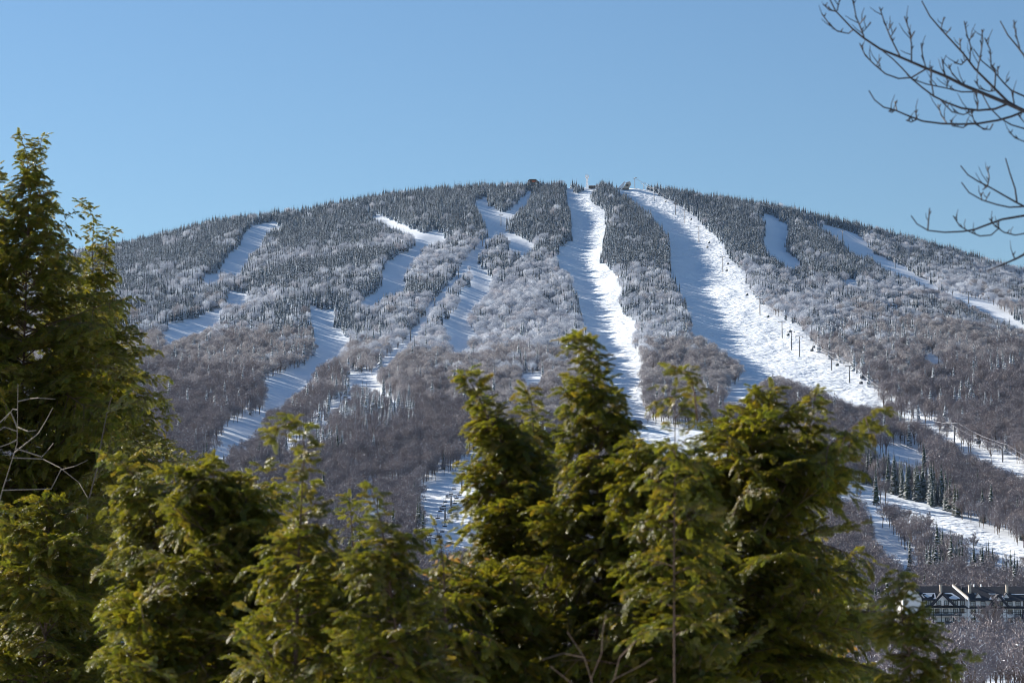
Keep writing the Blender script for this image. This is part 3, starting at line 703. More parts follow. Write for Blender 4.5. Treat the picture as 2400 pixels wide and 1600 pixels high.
# main roofs: front slope, ridge, back slope
def roof(c0, c1, re, rr, yf, name='roof'):
    ze, zr_ = hz(re, yf), hz(rr, HY + 7.5); x0, x1 = hx(c0), hx(c1)
    m = MB(); yb = HY + 15.8
    V_ = []
    for x in (x0, x1): V_ += [(x, yf, ze), (x, HY + 7.5, zr_), (x, yb, ze), (x, yb, ze - .35), (x, HY + 7.5, zr_ - .4), (x, yf, ze - .35)]
    n = 6; m.add(V_, [tuple(range(5, -1, -1)), tuple(range(6, 12))] + [(i, (i + 1) % n, (i + 1) % n + n, i + n) for i in range(n)])
    return hp(m, name, 'roof_shingle')
roof(540, 1330, 472, 240, HY - .8); roof(1352, 2900, 482, 250, HY - 1.2)
def slope_pt(c, r, yf, re, rr, lift=0):    # point of the front slope that shows at crop row r
    t = (re - r) / (re - rr); y = yf + (HY + 7.5 - yf) * t
    return (hx(c), y, hz(re, yf) + (hz(rr, HY + 7.5) - hz(re, yf)) * t + lift)
def patch(cs, yf, re, rr, name, mat, lift=.1):
    P = [slope_pt(c, r, yf, re, rr, lift) for c, r in cs]; n = len(P)
    m = MB(); m.add(P + [(x, y, z - .08) for x, y, z in P], [tuple(range(n)), tuple(range(2 * n - 1, n - 1, -1))] + [(i, i + n, (i + 1) % n + n, (i + 1) % n) for i in range(n)])
    return hp(m, name, mat)
A_ = (HY - .8, 472, 240); B_ = (HY - 1.2, 482, 250)
for cs in ([(600, 362), (850, 362), (842, 374), (612, 372)], [(830, 374), (846, 374), (836, 466), (780, 462), (815, 440)], [(640, 400), (700, 380), (800, 384), (770, 420), (690, 440)],
           [(1010, 362), (1140, 360), (1250, 450), (1230, 462), (1120, 380), (1020, 376)], [(1060, 440), (1150, 400), (1220, 455), (1180, 468), (1080, 464)]):
    patch(cs, *A_, 'snow_patch', 'roof_snow')
for cs in ([(1525, 372), (1600, 372), (1590, 382), (1530, 382)], [(1770, 372), (1900, 374), (1890, 384), (1780, 382)], [(2160, 376), (2352, 380), (2500, 380), (2500, 390), (2165, 386)], [(1960, 440), (2005, 400), (2010, 470), (1990, 474)], [(1745, 470), (1790, 420), (1800, 474)]):
    patch(cs, *B_, 'snow_patch', 'roof_snow')
# stepped party wall between the two blocks, its coping catching the sun
m = MB()
P0 = slope_pt(1180, 250, *A_, .7); P1 = slope_pt(1375, 486, *A_, .9)
V_ = [(P0[0], P0[1], P0[2]), (P1[0], P1[1], P1[2]), (P1[0], P1[1], zb), (P0[0], P0[1], zb)]
V_ += [(x + .45, y, z) for x, y, z in V_]
m.add(V_, [(0, 1, 2, 3), (7, 6, 5, 4), (0, 4, 5, 1), (1, 5, 6, 2), (2, 6, 7, 3), (3, 7, 4, 0)]); hp(m, 'party_wall', 'stucco')
m = MB(); m.tube([np.array(P0) + (.2, 0, .15), np.array(P1) + (.2, 0, .15)], .2, 4); hp(m, 'coping', 'stone')
def gable(ca, ra, cl, rl, cr, rr_, y0, name='gable'):
    m = MB(); m.prism([(hx(cl), hz(rl)), (hx(cr), hz(rr_)), (hx(ca), hz(ra))], y0, y0 + 7); g_ = hp(m, name, 'stucco')
    for (c, r) in ((cl, rl), (cr, rr_)):
        a0 = np.array((hx(ca), 0, hz(ra))); b0 = np.array((hx(c), 0, hz(r))); dn = (b0 - a0) / np.linalg.norm(b0 - a0)
        nrm = np.array((-dn[2], 0, dn[0])); nrm = nrm if nrm[2] > 0 else -nrm
        q = [a0 - dn * .2, b0 + dn * .4, b0 + dn * .4 + nrm * .42, a0 - dn * .2 + nrm * .42]
        m = MB(); m.prism([(t_[0], t_[2]) for t_ in q], y0 - .7, y0 + 7.1); hp(m, 'gable_roof', 'roof_shingle')
        q = [a0, b0 + dn * .3, b0 + dn * .3 - nrm * .35, a0 - nrm * .35]
        m = MB(); m.prism([(t_[0], t_[2]) for t_ in q], y0 - .74, y0 - .1); hp(m, 'bargeboard', 'timber')
    return g_
gable(935, 372, 752, 568, 1140, 572, HY - 1.4); gable(1892, 398, 1758, 580, 2055, 588, HY - 1.9)
for (c0, c1) in ((2420, 2700),): gable((c0 + c1) / 2, 398, c0, 580, c1, 588, HY - 1.9)
# skirt roofs and timber bands
m = MB(); x0, x1 = hx(567), hx(1345)
for c0, c1, r0, r1, y0 in ((567, 1345, 574, 612, HY), (1352, 2900, 586, 624, HY - .4)):
    m = MB(); x0, x1 = hx(c0), hx(c1); m.add([(x0, y0 - .02, hz(r0)), (x1, y0 - .02, hz(r0)), (x1, y0 - 1.3, hz(r1)), (x0, y0 - 1.3, hz(r1)), (x0, y0 - .02, hz(r1) - .1), (x1, y0 - .02, hz(r1) - .1)],
        [(0, 3, 2, 1), (3, 4, 5, 2), (0, 4, 3), (1, 2, 5)]); hp(m, 'skirt_roof', 'roof_shingle')
    for rb in (686, 782, 862):
        m = MB(); m.box(x0, x1, y0 - .09, y0 - .01, hz(rb + 7), hz(rb)); hp(m, 'timber_band', 'timber')
for c, y0 in ((570, HY), (640, HY), (780, HY), (915, HY), (1085, HY), (1235, HY), (1365, HY - .4), (1560, HY - .4), (1720, HY - .4), (2040, HY - .4), (2180, HY - .4), (2310, HY - .4), (2440, HY - .4), (2700, HY - .4)):
    m = MB(); m.box(hx(c), hx(c) + .22, y0 - .075, y0 - .012, hz(880), hz(615)); hp(m, 'timber_post', 'timber')
def window(c0, c1, r0, r1, y0, glass='window_glass', mull=1):
    x0, x1, z0, z1 = hx(c0), hx(c1), hz(r1), hz(r0); w = .2
    m = MB()
    m.box(x0, x1, y0 - .16, y0 + .02, z0, z0 + w); m.box(x0, x1, y0 - .16, y0 + .02, z1 - w, z1)
    m.box(x0, x0 + w, y0 - .158, y0 + .018, z0 + w, z1 - w); m.box(x1 - w, x1, y0 - .158, y0 + .018, z0 + w, z1 - w)
    xm = (x0 + x1) / 2; zm = (z0 + z1) / 2
    m.box(xm - .07, xm + .07, y0 - .13, y0 + .01, z0 + w, z1 - w)
    if mull: m.box(x0 + w, xm - .07, y0 - .125, y0 + .005, zm - .05, zm + .05); m.box(xm + .07, x1 - w, y0 - .125, y0 + .005, zm - .05, zm + .05)
    o = hp(m, 'window', 'timber')
    for a_, b_ in ((x0 + w, xm - .07), (xm + .07, x1 - w)):
        m = MB(); m.box(a_, b_, y0 - .07, y0 - .03, z0 + w, z1 - w); m.build('pane', glass, o)
for c0, c1, y0 in ((575, 617, HY), (665, 750, HY), (830, 912, HY - 1.4), (958, 1042, HY - 1.4), (1128, 1212, HY), (1250, 1328, HY)): window(c0, c1, 488, 572, y0)
for c0, c1 in ((1425, 1512), (1598, 1682), (2060, 2147), (2200, 2287), (2330, 2415), (2720, 2805)): window(c0, c1, 498, 584, HY - .4)
for c0, c1 in ((1795, 1872), (1885, 1972)): window(c0, c1, 498, 583, HY - 1.9, 'dark_glass', 0)
for k, (c0, c1) in enumerate(((575, 607), (668, 755), (812, 892), (960, 1042), (1130, 1212), (1252, 1320))): window(c0, c1, 626, 708, HY, 'window_glass' if k in (3, 4) else 'dark_glass', 0)
for k, (c0, c1) in enumerate(((1425, 1512), (1598, 1682), (1800, 1880), (1900, 1980), (2062, 2147), (2200, 2287), (2330, 2415), (2500, 2585))): window(c0, c1, 640, 724, HY - .4, 'window_glass' if k == 5 else 'dark_glass', 0)
for k, (c0, c1) in enumerate(((690, 760), (985, 1060), (1125, 1200), (1255, 1320))): window(c0, c1, 778, 850, HY, 'window_glass' if k in (1, 2) else 'dark_glass', 0)
for k, (c0, c1) in enumerate(((1425, 1512), (1598, 1682), (2070, 2145), (2200, 2287), (2330, 2415))): window(c0, c1, 792, 868, HY - .4, 'dark_glass', 0)
def balcony(c0, c1, r0, r1, y0):
    x0, x1 = hx(c0), hx(c1); z0, z1 = hz(r1), hz(r0)
    m = MB(); m.box(x0, x1, y0 - 1.8, y0 - .02, z0 - .2, z0)
    b_ = hp(m, 'balcony', 'timber')
    m = MB(); m.box(x0, x1, y0 - 1.8, y0 - 1.68, z1 - .12, z1); m.box(x0, x1, y0 - 1.8, y0 - 1.68, z0 + .05, z0 + .15); m.build('rail', 'timber', b_)
    n = int((x1 - x0) / .22)
    m = MB()
    for k in range(n): m.box(x0 + .22 * k, x0 + .22 * k + .13, y0 - 1.78, y0 - 1.72, z0 + .15, z1 - .12)
    m.build('balusters', 'timber', b_)
balcony(640, 1265, 712, 745, HY); balcony(2160, 2620, 722, 790, HY - .4); balcony(640, 1265, 858, 890, HY)
def chimney(c0, c1, r0, r1, y=HY + 3):
    m = MB(); m.box(hx(c0), hx(c1), y, y + 1.4, hz(r1) - 1.5, hz(r0)); o = hp(m, 'chimney', 'stone')
    m = MB(); m.box(hx(c0) - .12, hx(c1) + .12, y - .12, y + 1.52, hz(r0), hz(r0) + .22); m.build('cap', 'stone', o)
    m = MB(); m.tube([(hx(c1) - .2, y + .5, hz(r0) + .2), (hx(c1) - .2, y + .5, hz(r0) + .75)], .12, 6); m.build('flue', 'lift_steel', o)
chimney(938, 972, 226, 372); chimney(1434, 1475, 222, 375); chimney(2080, 2115, 222, 380); chimney(2560, 2600, 222, 380)
for c0, c1 in ((1553, 1577), (1674, 1698)):
    m = MB(); m.box(hx(c0), hx(c1), HY + 7, HY + 7.6, hz(255, HY + 7), hz(205, HY + 7)); o = hp(m, 'roof_vent', 'stucco')
    m = MB(); m.box(hx(c0) - .08, hx(c1) + .08, HY + 6.9, HY + 7.7, hz(205, HY + 7), hz(205, HY + 7) + .12); m.build('cap', 'lift_steel', o)
for c, r in ((600, 400), (1570, 400), (2050, 400)):       # small roof dormers
    yf, re, rr = (A_ if c < 1300 else B_); b0 = slope_pt(c, r + 45, yf, re, rr)
    m = MB(); m.prism([(b0[0] - 1.1, b0[2]), (b0[0] + 1.1, b0[2]), (b0[0], b0[2] + 1.5)], b0[1] - .1, b0[1] + 2.6); hp(m, 'dormer', 'stucco')
    m = MB(); m.prism([(b0[0] - 1.3, b0[2] - .1), (b0[0], b0[2] + 1.55), (b0[0] + 1.3, b0[2] - .1), (b0[0] + 1.3, b0[2] + .15), (b0[0], b0[2] + 1.85), (b0[0] - 1.3, b0[2] + .15)], b0[1] - .3, b0[1] + 2.7); hp(m, 'dormer_roof', 'roof_shingle')

# ------------------------------------------------------------------ bare trees round the hotel, close enough to show their limbs
def limb_tree(seed, h, spread=.32, twig=.028):
    rg = random.Random(seed); tm = MB(); bm = MB(); wm = MB()
    def grow(p, d, L, r, lev, m):
        n = 4 if lev < 3 else 2; pts = [p]; dd = d.copy()
        for i in range(n):
            dd = (dd + Vector((rg.gauss(0, .12), rg.gauss(0, .12), .07 if lev else .02))).normalized(); pts.append(pts[-1] + dd * L / n)
        m.tube([tuple(q) for q in pts], [r * (1 - .55 * i / n) for i in range(n + 1)], 5 if lev < 2 else 3, cap=False)
        if lev >= 4: return
        k = (10, 7, 7, 6)[lev]
        for i in range(k):
            t = rg.uniform(.3 if lev else .35, 1); j = min(int(t * n), n - 1); q = pts[j].lerp(pts[j + 1], t * n - j)
            a = rg.uniform(0, 6.28); side = Vector((math.cos(a), math.sin(a), rg.uniform(-.1, .5)))
            nd_ = (dd * rg.uniform(.5, .9) + side * rg.uniform(.55, .95)).normalized()
            grow(q, nd_, L * rg.uniform(.38, .6) * (1.15 - .4 * t), max(r * .45, twig), lev + 1, (bm, bm, wm, wm)[min(lev, 3)])
    grow(Vector((0, 0, -.4)), Vector((0, 0, 1)), h * .72, h * .012, 0, tm)
    return tm.mesh('trunk', 'bark'), bm.mesh('limbs', 'bark'), wm.mesh('twigs', 'bare_twigs')
LT = [limb_tree(300 + i, 16) for i in range(4)]
def near_bare(u, vtop, y, label, sc_=None):
    g_ = float(ground(at(u, 1450, y)[0], y)); top = at(u, vtop, y); h = top[2] - g_
    t = empty('bare_tree', (top[0], y, g_), rng.uniform(0, 6.28)); tag(t, label, 'tree', 'leafless trees around the hotel')
    k = rng.integers(0, len(LT)); s_ = h / 16.0
    for nm, me_ in zip(('trunk', 'limbs', 'twigs'), LT[k]):
        o = link(nm, me_, (0, 0, 0), 0, s_, t)
        if nm == 'twigs': o['kind'] = 'stuff'
for i, (u, vt, y) in enumerate(((2262, 1452, 800), (2292, 1418, 790), (2318, 1408, 785), (2348, 1420, 795), (2232, 1470, 770), (2378, 1470, 780), (2405, 1455, 790), (2200, 1490, 740), (2250, 1478, 730), (2300, 1470, 735), (2345, 1480, 730), (2395, 1490, 735), (2430, 1480, 740),
        (2170, 1500, 690), (2225, 1510, 680), (2275, 1500, 690), (2325, 1515, 685), (2370, 1510, 690), (2420, 1520, 690), (2150, 1530, 630), (2210, 1545, 630), (2265, 1535, 640), (2310, 1550, 630), (2360, 1545, 640), (2410, 1550, 630), (2090, 1480, 760), (2040, 1500, 740), (1980, 1490, 760))):
    near_bare(u, vt, y, 'grey leafless tree, ' + ORD[i % 5] + ' from the left in the ' + ('row against the hotel wall', 'second row below the hotel', 'third row below the hotel', 'front row below the hotel', 'lowest row below the hotel', 'group left of the hotel')[min(i // 5, 5)])
for i, (u, vt, vb) in enumerate(((2283, 1412, 1470), (2310, 1420, 1475), (2330, 1414, 1470), (2392, 1440, 1500))):
    y = 805; p = at(u, vt, y); g_ = float(ground(p[0], y)); o = link('green_spruce', F_GREEN[i % 4], (p[0], y, g_), i, (p[2] - g_) / 15)
    tag(o, 'narrow brownish green spruce, %s from the left before the hotel front' % ORD[i], 'tree', 'spruces before the hotel front')
for i, (u, vb, vt) in enumerate(((2016, 1170, 1140), (2070, 1225, 1185), (2086, 1238, 1180), (2120, 1245, 1190), (2150, 1262, 1205), (2165, 1262, 1212), (2178, 1275, 1205), (2205, 1278, 1230), (2240, 1300, 1250), (2268, 1312, 1245), (2285, 1320, 1255), (2330, 1335, 1290), (2362, 1350, 1300), (2390, 1360, 1300), (1815, 915, 880), (1828, 915, 886), (1838, 917, 884))):
    p = hit(u, vb); d = p[1]; h = (vb - vt) * d / F
    t = empty('bare_tree', p, rng.uniform(0, 6.28)); tag(t, 'lone dark leafless tree, %s from the left along the %s' % (ORD[i if i < 14 else i - 14], 'lower edge of the lowest run' if i < 14 else 'foot of the gondola trail'), 'tree', 'leafless trees along the run edges')
    for nm, me_ in zip(('trunk', 'limbs', 'twigs'), LT[i % 4]):
        o = link(nm, me_, (0, 0, 0), 0, h / 16.0, t)
        if nm == 'twigs': o['kind'] = 'stuff'

# ------------------------------------------------------------------ near hemlocks
def spray_form(seed, n=8, full=1.0):
    """a tuft of hemlock twigs about one unit long: a bent axis with small flat side sprays that droop and twist"""
    rg = random.Random(seed); m = MB(); bend = rg.uniform(-.25, .25); sag = rg.uniform(.05, .3)
    def needle(p, d, nrm, ln, w):
        e = (d + nrm * rg.uniform(-.35, .3)).normalized(); s_ = (nrm.cross(e) + nrm * rg.uniform(-.5, .5)).normalized() * w
        q = p + e * ln * .5
        m.add([p, q + s_, p + e * ln, q - s_], [(0, 1, 2, 3)], 0)
    def axis(t): return Vector((t, bend * t * t, -sag * t * t))
    m.tube([tuple(axis(0)), tuple(axis(.5)), tuple(axis(.97))], [.012, .008, .003], 3, 1, cap=False)
    def small(p, d, nrm, L):
        sd = nrm.cross(d).normalized(); k = max(3, int(L / .06))
        for j in range(k):
            t = (j + .4) / k; q = p + d * (L * t) - nrm * (L * .18 * t * t)
            for s2 in (-1, 1):
                tl = (.16 * (1 - t) + .05) * rg.uniform(.7, 1.2); td = (d * .75 + sd * s2 * .7).normalized(); kk = max(1, int(tl / .05))
                for i in range(kk):
                    r_ = q + td * (tl * (i + .3) / kk)
                    for s3 in (-1, 1): needle(r_, (td * .6 + nrm.cross(td) * s3 * .8).normalized(), nrm, .085 * rg.uniform(.8, 1.2), .017)
                needle(q + td * tl, td, nrm, .06, .0135)
        needle(p + d * L - nrm * (L * .18), d, nrm, .07, .0135)
    for i in range(n):
        t = .08 + .88 * i / n
        for s_ in (-1, 1):
            if rg.random() > full: continue
            d = (Vector((1, 2 * bend * t, -2 * sag * t)).normalized() * rg.uniform(.8, 1.2) + Vector((0, s_ * rg.uniform(.5, .9), rg.uniform(-.45, .35)))).normalized()
            nrm = Vector((rg.gauss(0, .35), rg.gauss(0, .35), 1)); nrm = (nrm - d * nrm.dot(d)).normalized()
            small(axis(t), d, nrm, (.25 * (1 - t) + .13) * rg.uniform(.75, 1.2))
    small(axis(.8), (axis(1) - axis(.8)).normalized(), Vector((0, 0, 1)), .3)
    return m.mesh('hemlock_spray', ['hemlock_needles', 'bark_hemlock'])
SPRAY = forms('hemlock_spray_form', [spray_form(500 + i, 8, .95 if i < 4 else .75) for i in range(6)])
def hemlock(label, d, leaders, sc_=1.0, dens=1.0, seed=0, name='hemlock_tree', base_r=.03):
    """leaders: (path of (u, v) from tip down, profile of (v, reach left, reach right) in px, density factor)"""
    rg = random.Random(seed); pxm = d / F
    if d < 16: sc_ = sc_ * d * .067
    P = []; E = []; S = []
    trunk = MB(); limb = MB()
    up_ = Vector((0, 0, 1))
    def put(p, dr, nrm, s_):
        x = dr.normalized(); z = (nrm - x * nrm.dot(x))
        z = z.normalized() if z.length > 1e-4 else Vector((0, 0, 1)); y = z.cross(x)
        P.append((p.x, p.y, p.z)); S.append((s_, s_, s_))
        E.append((math.atan2(y.z, z.z), -math.asin(max(-1, min(1, x.z))), math.atan2(x.y, x.x)))
    def branch(p0, az, L, e0, lev, pl=None):
        pl = pl or Vector((rg.gauss(0, .45), rg.gauss(0, .45), 1))
        n = max(3, int(L / (.12 * sc_))); h = Vector((math.cos(az), math.sin(az), 0)); pts = []
        bend = rg.uniform(-.25, .25); droop = rg.uniform(.12, .42)
        for i in range(n + 1):
            t = i / n; sd = Vector((-h.y, h.x, 0))
            pts.append(p0 + h * (L * t) + sd * (L * bend * t * t) + up_ * (L * (math.tan(e0) * t - droop * t * t)))
        if L > .1 * sc_: limb.tube([tuple(q) for q in pts], [max(.0012, (.0035 + .006 * L) * (1 - .85 * i / n)) for i in range(n + 1)], 3, cap=False)
        step = .024 * sc_; k = max(1, int(L / step)); side = rg.choice((-1, 1))
        for i in range(k):
            t = (i + rg.random()) / k
            if t < (.15 if lev == 0 and L > .5 else .06): continue
            j = min(int(t * n), n - 1); q = pts[j].lerp(pts[j + 1], t * n - j); dr = (pts[j + 1] - pts[j]).normalized(); side = -side
            sd = Vector((-dr.y, dr.x, 0)) * side; a_ = math.radians(rg.uniform(35, 65))
            v_ = dr * math.cos(a_) + sd * math.sin(a_); v_ = v_ - pl * (v_.dot(pl) / pl.dot(pl)) + up_ * rg.uniform(-.3, .2)
            put(q, v_, pl + Vector((rg.gauss(0, .22), rg.gauss(0, .22), 0)), SP * sc_ * min(1.0, .5 + .8 * (1 - t)) * rg.uniform(.75, 1.2))
            if lev == 0 and L > .12 * sc_ and i % 3 == 0:
                w0 = dr * math.cos(a_) + sd * math.sin(a_); w0 = w0 - pl * (w0.dot(pl) / pl.dot(pl))
                branch(q, math.atan2(w0.y, w0.x), (L * (1 - t) * .5 + .09 * sc_) * rg.uniform(.7, 1.1), math.atan2(w0.z, math.hypot(w0.x, w0.y)) + rg.uniform(-.1, .2), 1, pl)
        put(pts[-1] - (pts[-1] - pts[-2]) * .4, (pts[-1] - pts[-2]).normalized() + up_ * rg.uniform(-.25, .05), up_ + Vector((rg.gauss(0, .25), rg.gauss(0, .25), 0)), SP * sc_ * rg.uniform(.8, 1.1))
    SP = .085
    for li, (path, prof, dn) in enumerate(leaders):
        pts = [Vector(at(u, v, d + (0 if li == 0 else rg.uniform(-.2, .2) * sc_))) for u, v in path]
        if li == 0:
            b = pts[-1].copy(); b.z = float(ground(b.x, b.y)) - .1
            if b.z < pts[-1].z: pts.append(b)
        cum = [0]
        for a_, b_ in zip(pts[:-1], pts[1:]): cum.append(cum[-1] + (b_ - a_).length)
        tot = cum[-1]
        trunk.tube([tuple(q) for q in pts], [.002 + (base_r if li == 0 else .012) * sc_ * c_ / max(tot, 1.6) for c_ in cum], 6)
        pv = [q[0] for q in prof]; pl = [q[1] for q in prof]; pr = [q[2] for q in prof]
        vlast = path[-1][1]; sacc = .02; az = rg.uniform(0, 6.28)
        put(pts[0] - (pts[0] - pts[1]).normalized() * .02, (pts[0] - pts[1]).normalized() + Vector((rg.uniform(-.2, .2), 0, -.1)), up_ + Vector((0, -.5, 0)), SP * sc_ * .8)
        while sacc < tot:
            j = max(i for i in range(len(cum) - 1) if cum[i] <= sacc); t = (sacc - cum[j]) / (cum[j + 1] - cum[j]); q = pts[j].lerp(pts[j + 1], t)
            _, v, _ = project(q.x, q.y, q.z); v = float(v)
            if v > min(1760, prof[-1][0] + 1): break
            az += 2.4 + rg.uniform(-1.1, 1.1); c_ = math.cos(az)
            l_ = np.interp(v, pv, pl); r_ = np.interp(v, pv, pr)
            w_ = (1 + c_) / 2; w_ = w_ * w_ * (3 - 2 * w_)
            rad = (l_ * (1 - w_) + r_ * w_) * pxm * rg.uniform(.6, 1.06) * (1.2 if rg.random() < .1 else 1.0)
            rad *= .95 + .3 * math.sin(az * 2.0 + v * .045 + seed) * math.sin(v * .021 + seed * 1.7)
            frac = (v - prof[0][0]) / max(60.0, prof[-1][0] - prof[0][0])
            branch(q, az, max(.03, rad), max(-.35, min(.85, rg.uniform(.4, .9) * (1 - .6 * min(1, frac * 1.4)) + rg.gauss(0, .2))), 0)
            sacc += .0125 * sc_ / (dens * dn) * rg.uniform(.7, 1.3) * (1 + .5 * min(1, frac))
    t_ = pts0 = None
    base = Vector(at(leaders[0][0][-1][0], 1450, d)); base.z = float(ground(base.x, base.y))
    root = empty(name, base); tag(root, label, 'tree', 'hemlocks in the foreground')
    for m_, nm in ((trunk, 'trunk'), (limb, 'branches')):
        o = m_.build(nm, 'bark_hemlock', root); o.location = -base
    o = scatter('crown', SPRAY, P, E, S, [rg.randrange(6) for _ in P], root); o.location = -base; o['kind'] = 'stuff'
    return len(P)
NS = 0
NS += hemlock('tall dark hemlock filling the left edge, the tallest near tree', 27, [
    ([(45,312),(62,360),(68,450),(60,700),(50,1000),(40,1600)], [(312,4,4),(345,14,20),(400,28,32),(470,52,52),(523,72,78),(577,90,108),(650,125,150),(760,190,225),(870,255,310),(1000,300,370),(1150,320,390),(1400,330,400),(1750,340,410)], 1),
    ([(-5,385),(-8,500),(-10,900)], [(385,4,6),(430,18,20),(600,80,50),(900,150,60)], .8),
    ([(100,318),(85,380),(70,460)], [(318,3,3),(350,10,8),(400,18,14),(460,20,14)], .8)], 1.2, 1.0, 1)
NS += hemlock('slender twin topped hemlock just right of the tall dark one', 31, [
    ([(180,468),(205,485),(219,510),(217,600),(225,900),(230,1500)], [(468,2,2),(500,10,6),(560,16,10),(580,14,14),(620,30,36),(657,45,50),(724,75,65),(800,100,95),(871,130,150),(987,150,230),(1040,160,230),(1100,165,200),(1400,180,190)], 1),
    ([(268,537),(250,560),(245,640)], [(537,2,4),(570,10,9),(640,18,18)], 1)], 1.2, .9, 2)
NS += hemlock('sunlit yellow green hemlock with tip bent left before the dark tree', 13.8, [
    ([(250,1067),(286,1083),(321,1123),(345,1180),(375,1250),(420,1400),(450,1650)], [(1067,3,5),(1090,12,12),(1130,40,30),(1180,70,50),(1240,95,80),(1290,190,130),(1330,175,150),(1400,160,165),(1480,165,180),(1600,130,190),(1750,130,200)], 1)], 1, 1.15, 3)
NS += hemlock('broad bushy yellow green hemlock at lower left', 13.2, [
    ([(375,1112),(400,1108),(440,1112),(490,1150),(520,1250),(540,1450),(545,1700)], [(1108,4,4),(1150,60,60),(1200,110,110),(1260,150,160),(1330,190,220),(1450,220,260),(1700,230,280)], 1.1),
    ([(495,1068),(500,1110),(515,1250)], [(1068,5,8),(1090,30,30),(1140,70,60),(1250,80,80)], 1),
    ([(585,1135),(575,1180),(565,1300)], [(1135,5,8),(1170,40,45),(1300,90,100)], 1)], 1, 1.1, 4)
NS += hemlock('dark shaded hemlock top behind the bushy lower left hemlock', 18, [
    ([(622,1085),(600,1120),(605,1200),(610,1500)], [(1085,4,6),(1115,25,25),(1150,40,45),(1190,60,80),(1300,90,110),(1500,100,110)], .8)], 1.1, .8, 5)
NS += hemlock('soft hemlock with thin arching tip left of centre', 11.5, [
    ([(685,984),(708,1000),(714,1060),(708,1150),(700,1300),(690,1700)], [(984,8,8),(1010,12,12),(1080,22,25),(1120,60,38),(1150,40,40),(1200,38,48),(1240,65,75),(1320,120,140),(1450,165,175),(1700,180,190)], .8),
    ([(640,1032),(652,1003),(687,985)], [(985,14,14),(1032,14,14)], .7)], 1, .9, 6)
NS += hemlock('low rounded hemlock in the middle of the lower edge', 12.4, [
    ([(790,1285),(800,1330),(810,1700)], [(1285,15,15),(1310,60,60),(1360,120,120),(1450,180,180),(1700,210,210)], 1.1)], 1, 1.1, 7)
NS += hemlock('small dark pointed hemlock standing in shade left of the chairlift', 22, [
    ([(818,1160),(822,1200),(830,1320),(835,1600)], [(1160,3,3),(1190,12,14),(1230,26,28),(1270,34,38),(1320,42,46),(1450,60,60)], .8)], 1.1, .8, 8)
NS += hemlock('golden green hemlock with slim leaning tip left of the chairlift', 11, [
    ([(866,1140),(880,1180),(893,1225),(905,1300),(930,1500),(940,1750)], [(1140,3,3),(1180,8,10),(1215,16,20),(1260,45,45),(1300,75,70),(1350,120,75),(1450,150,130),(1700,160,170)], 1)], 1, 1, 9)
NS += hemlock('sparse golden hemlock tip in front of the chairlift run', 11.8, [
    ([(1017,1222),(1030,1260),(1040,1330),(1050,1700)], [(1222,2,3),(1250,12,20),(1290,24,30),(1340,45,60),(1400,100,120),(1480,140,150),(1700,160,170)], .5)], 1, .9, 10)
NS += hemlock('hemlock with tip nodding left just right of the chairlift run', 13, [
    ([(1077,872),(1096,884),(1119,925),(1142,974),(1172,1020),(1190,1150),(1200,1400),(1200,1750)], [(872,4,4),(890,14,12),(925,36,22),(960,50,28),(1005,70,50),(1050,80,85),(1110,85,115),(1160,105,135),(1205,130,145),(1240,120,155),(1300,105,165),(1400,135,175),(1750,150,180)], 1.1)], 1, 1.15, 11)
NS += hemlock('thin hemlock leader between the nodding hemlock and the tallest central one', 14.5, [
    ([(1228,905),(1246,944),(1250,1000),(1255,1250),(1255,1500)], [(905,3,3),(935,22,12),(970,28,22),(1010,52,50),(1060,85,85),(1250,120,120),(1500,130,130)], .9)], 1, .9, 12)
NS += hemlock('tallest central hemlock with tip in front of the sunlit trail', 12.5, [
    ([(1380,798),(1388,856),(1394,913),(1400,1000),(1400,1300),(1400,1750)], [(798,6,6),(815,28,18),(850,45,28),(880,50,34),(913,70,45),(950,74,74),(985,80,88),(1030,88,108),(1100,115,135),(1200,155,165),(1350,185,195),(1750,200,220)], 1.15),
    ([(1325,803),(1350,795),(1380,799)], [(790,12,12),(805,12,12)], .8)], 1, 1.15, 13)
NS += hemlock('very sparse thin hemlock right of the central trail', 11.2, [
    ([(1582,900),(1582,960),(1582,1047),(1580,1250),(1580,1500)], [(900,25,30),(930,42,40),(960,40,50),(1000,35,50),(1050,45,55),(1100,80,80),(1200,120,120),(1500,140,140)], .5),
    ([(1568,872),(1595,868),(1616,880),(1628,920),(1634,985)], [(866,8,8),(985,10,10)], .5)], 1, .8, 14, base_r=.012)
NS += hemlock('widest hemlock at centre right with several leaders and a bare lower trunk', 13.2, [
    ([(1810,902),(1800,960),(1770,1080),(1720,1250),(1700,1400),(1695,1750)], [(902,3,3),(940,20,20),(985,36,44),(1030,80,85),(1080,130,165),(1140,190,225),(1220,240,320),(1300,250,405),(1400,250,455),(1500,220,465),(1600,220,440),(1750,240,440)], 1.15),
    ([(1912,917),(1906,960),(1890,1040),(1860,1150)], [(917,3,3),(945,20,16),(990,34,34),(1050,60,66),(1150,90,90)], 1),
    ([(2022,1005),(1995,1035),(1960,1090),(1900,1180)], [(1005,4,3),(1030,26,18),(1070,38,44),(1180,60,70)], 1),
    ([(1767,912),(1775,960),(1780,1020)], [(912,2,2),(950,9,9),(1020,22,22)], .8),
    ([(1665,1028),(1692,1010),(1705,1060),(1710,1180)], [(1010,8,8),(1060,40,32),(1180,80,70)], 1)], 1, 1.15, 15, base_r=.05)
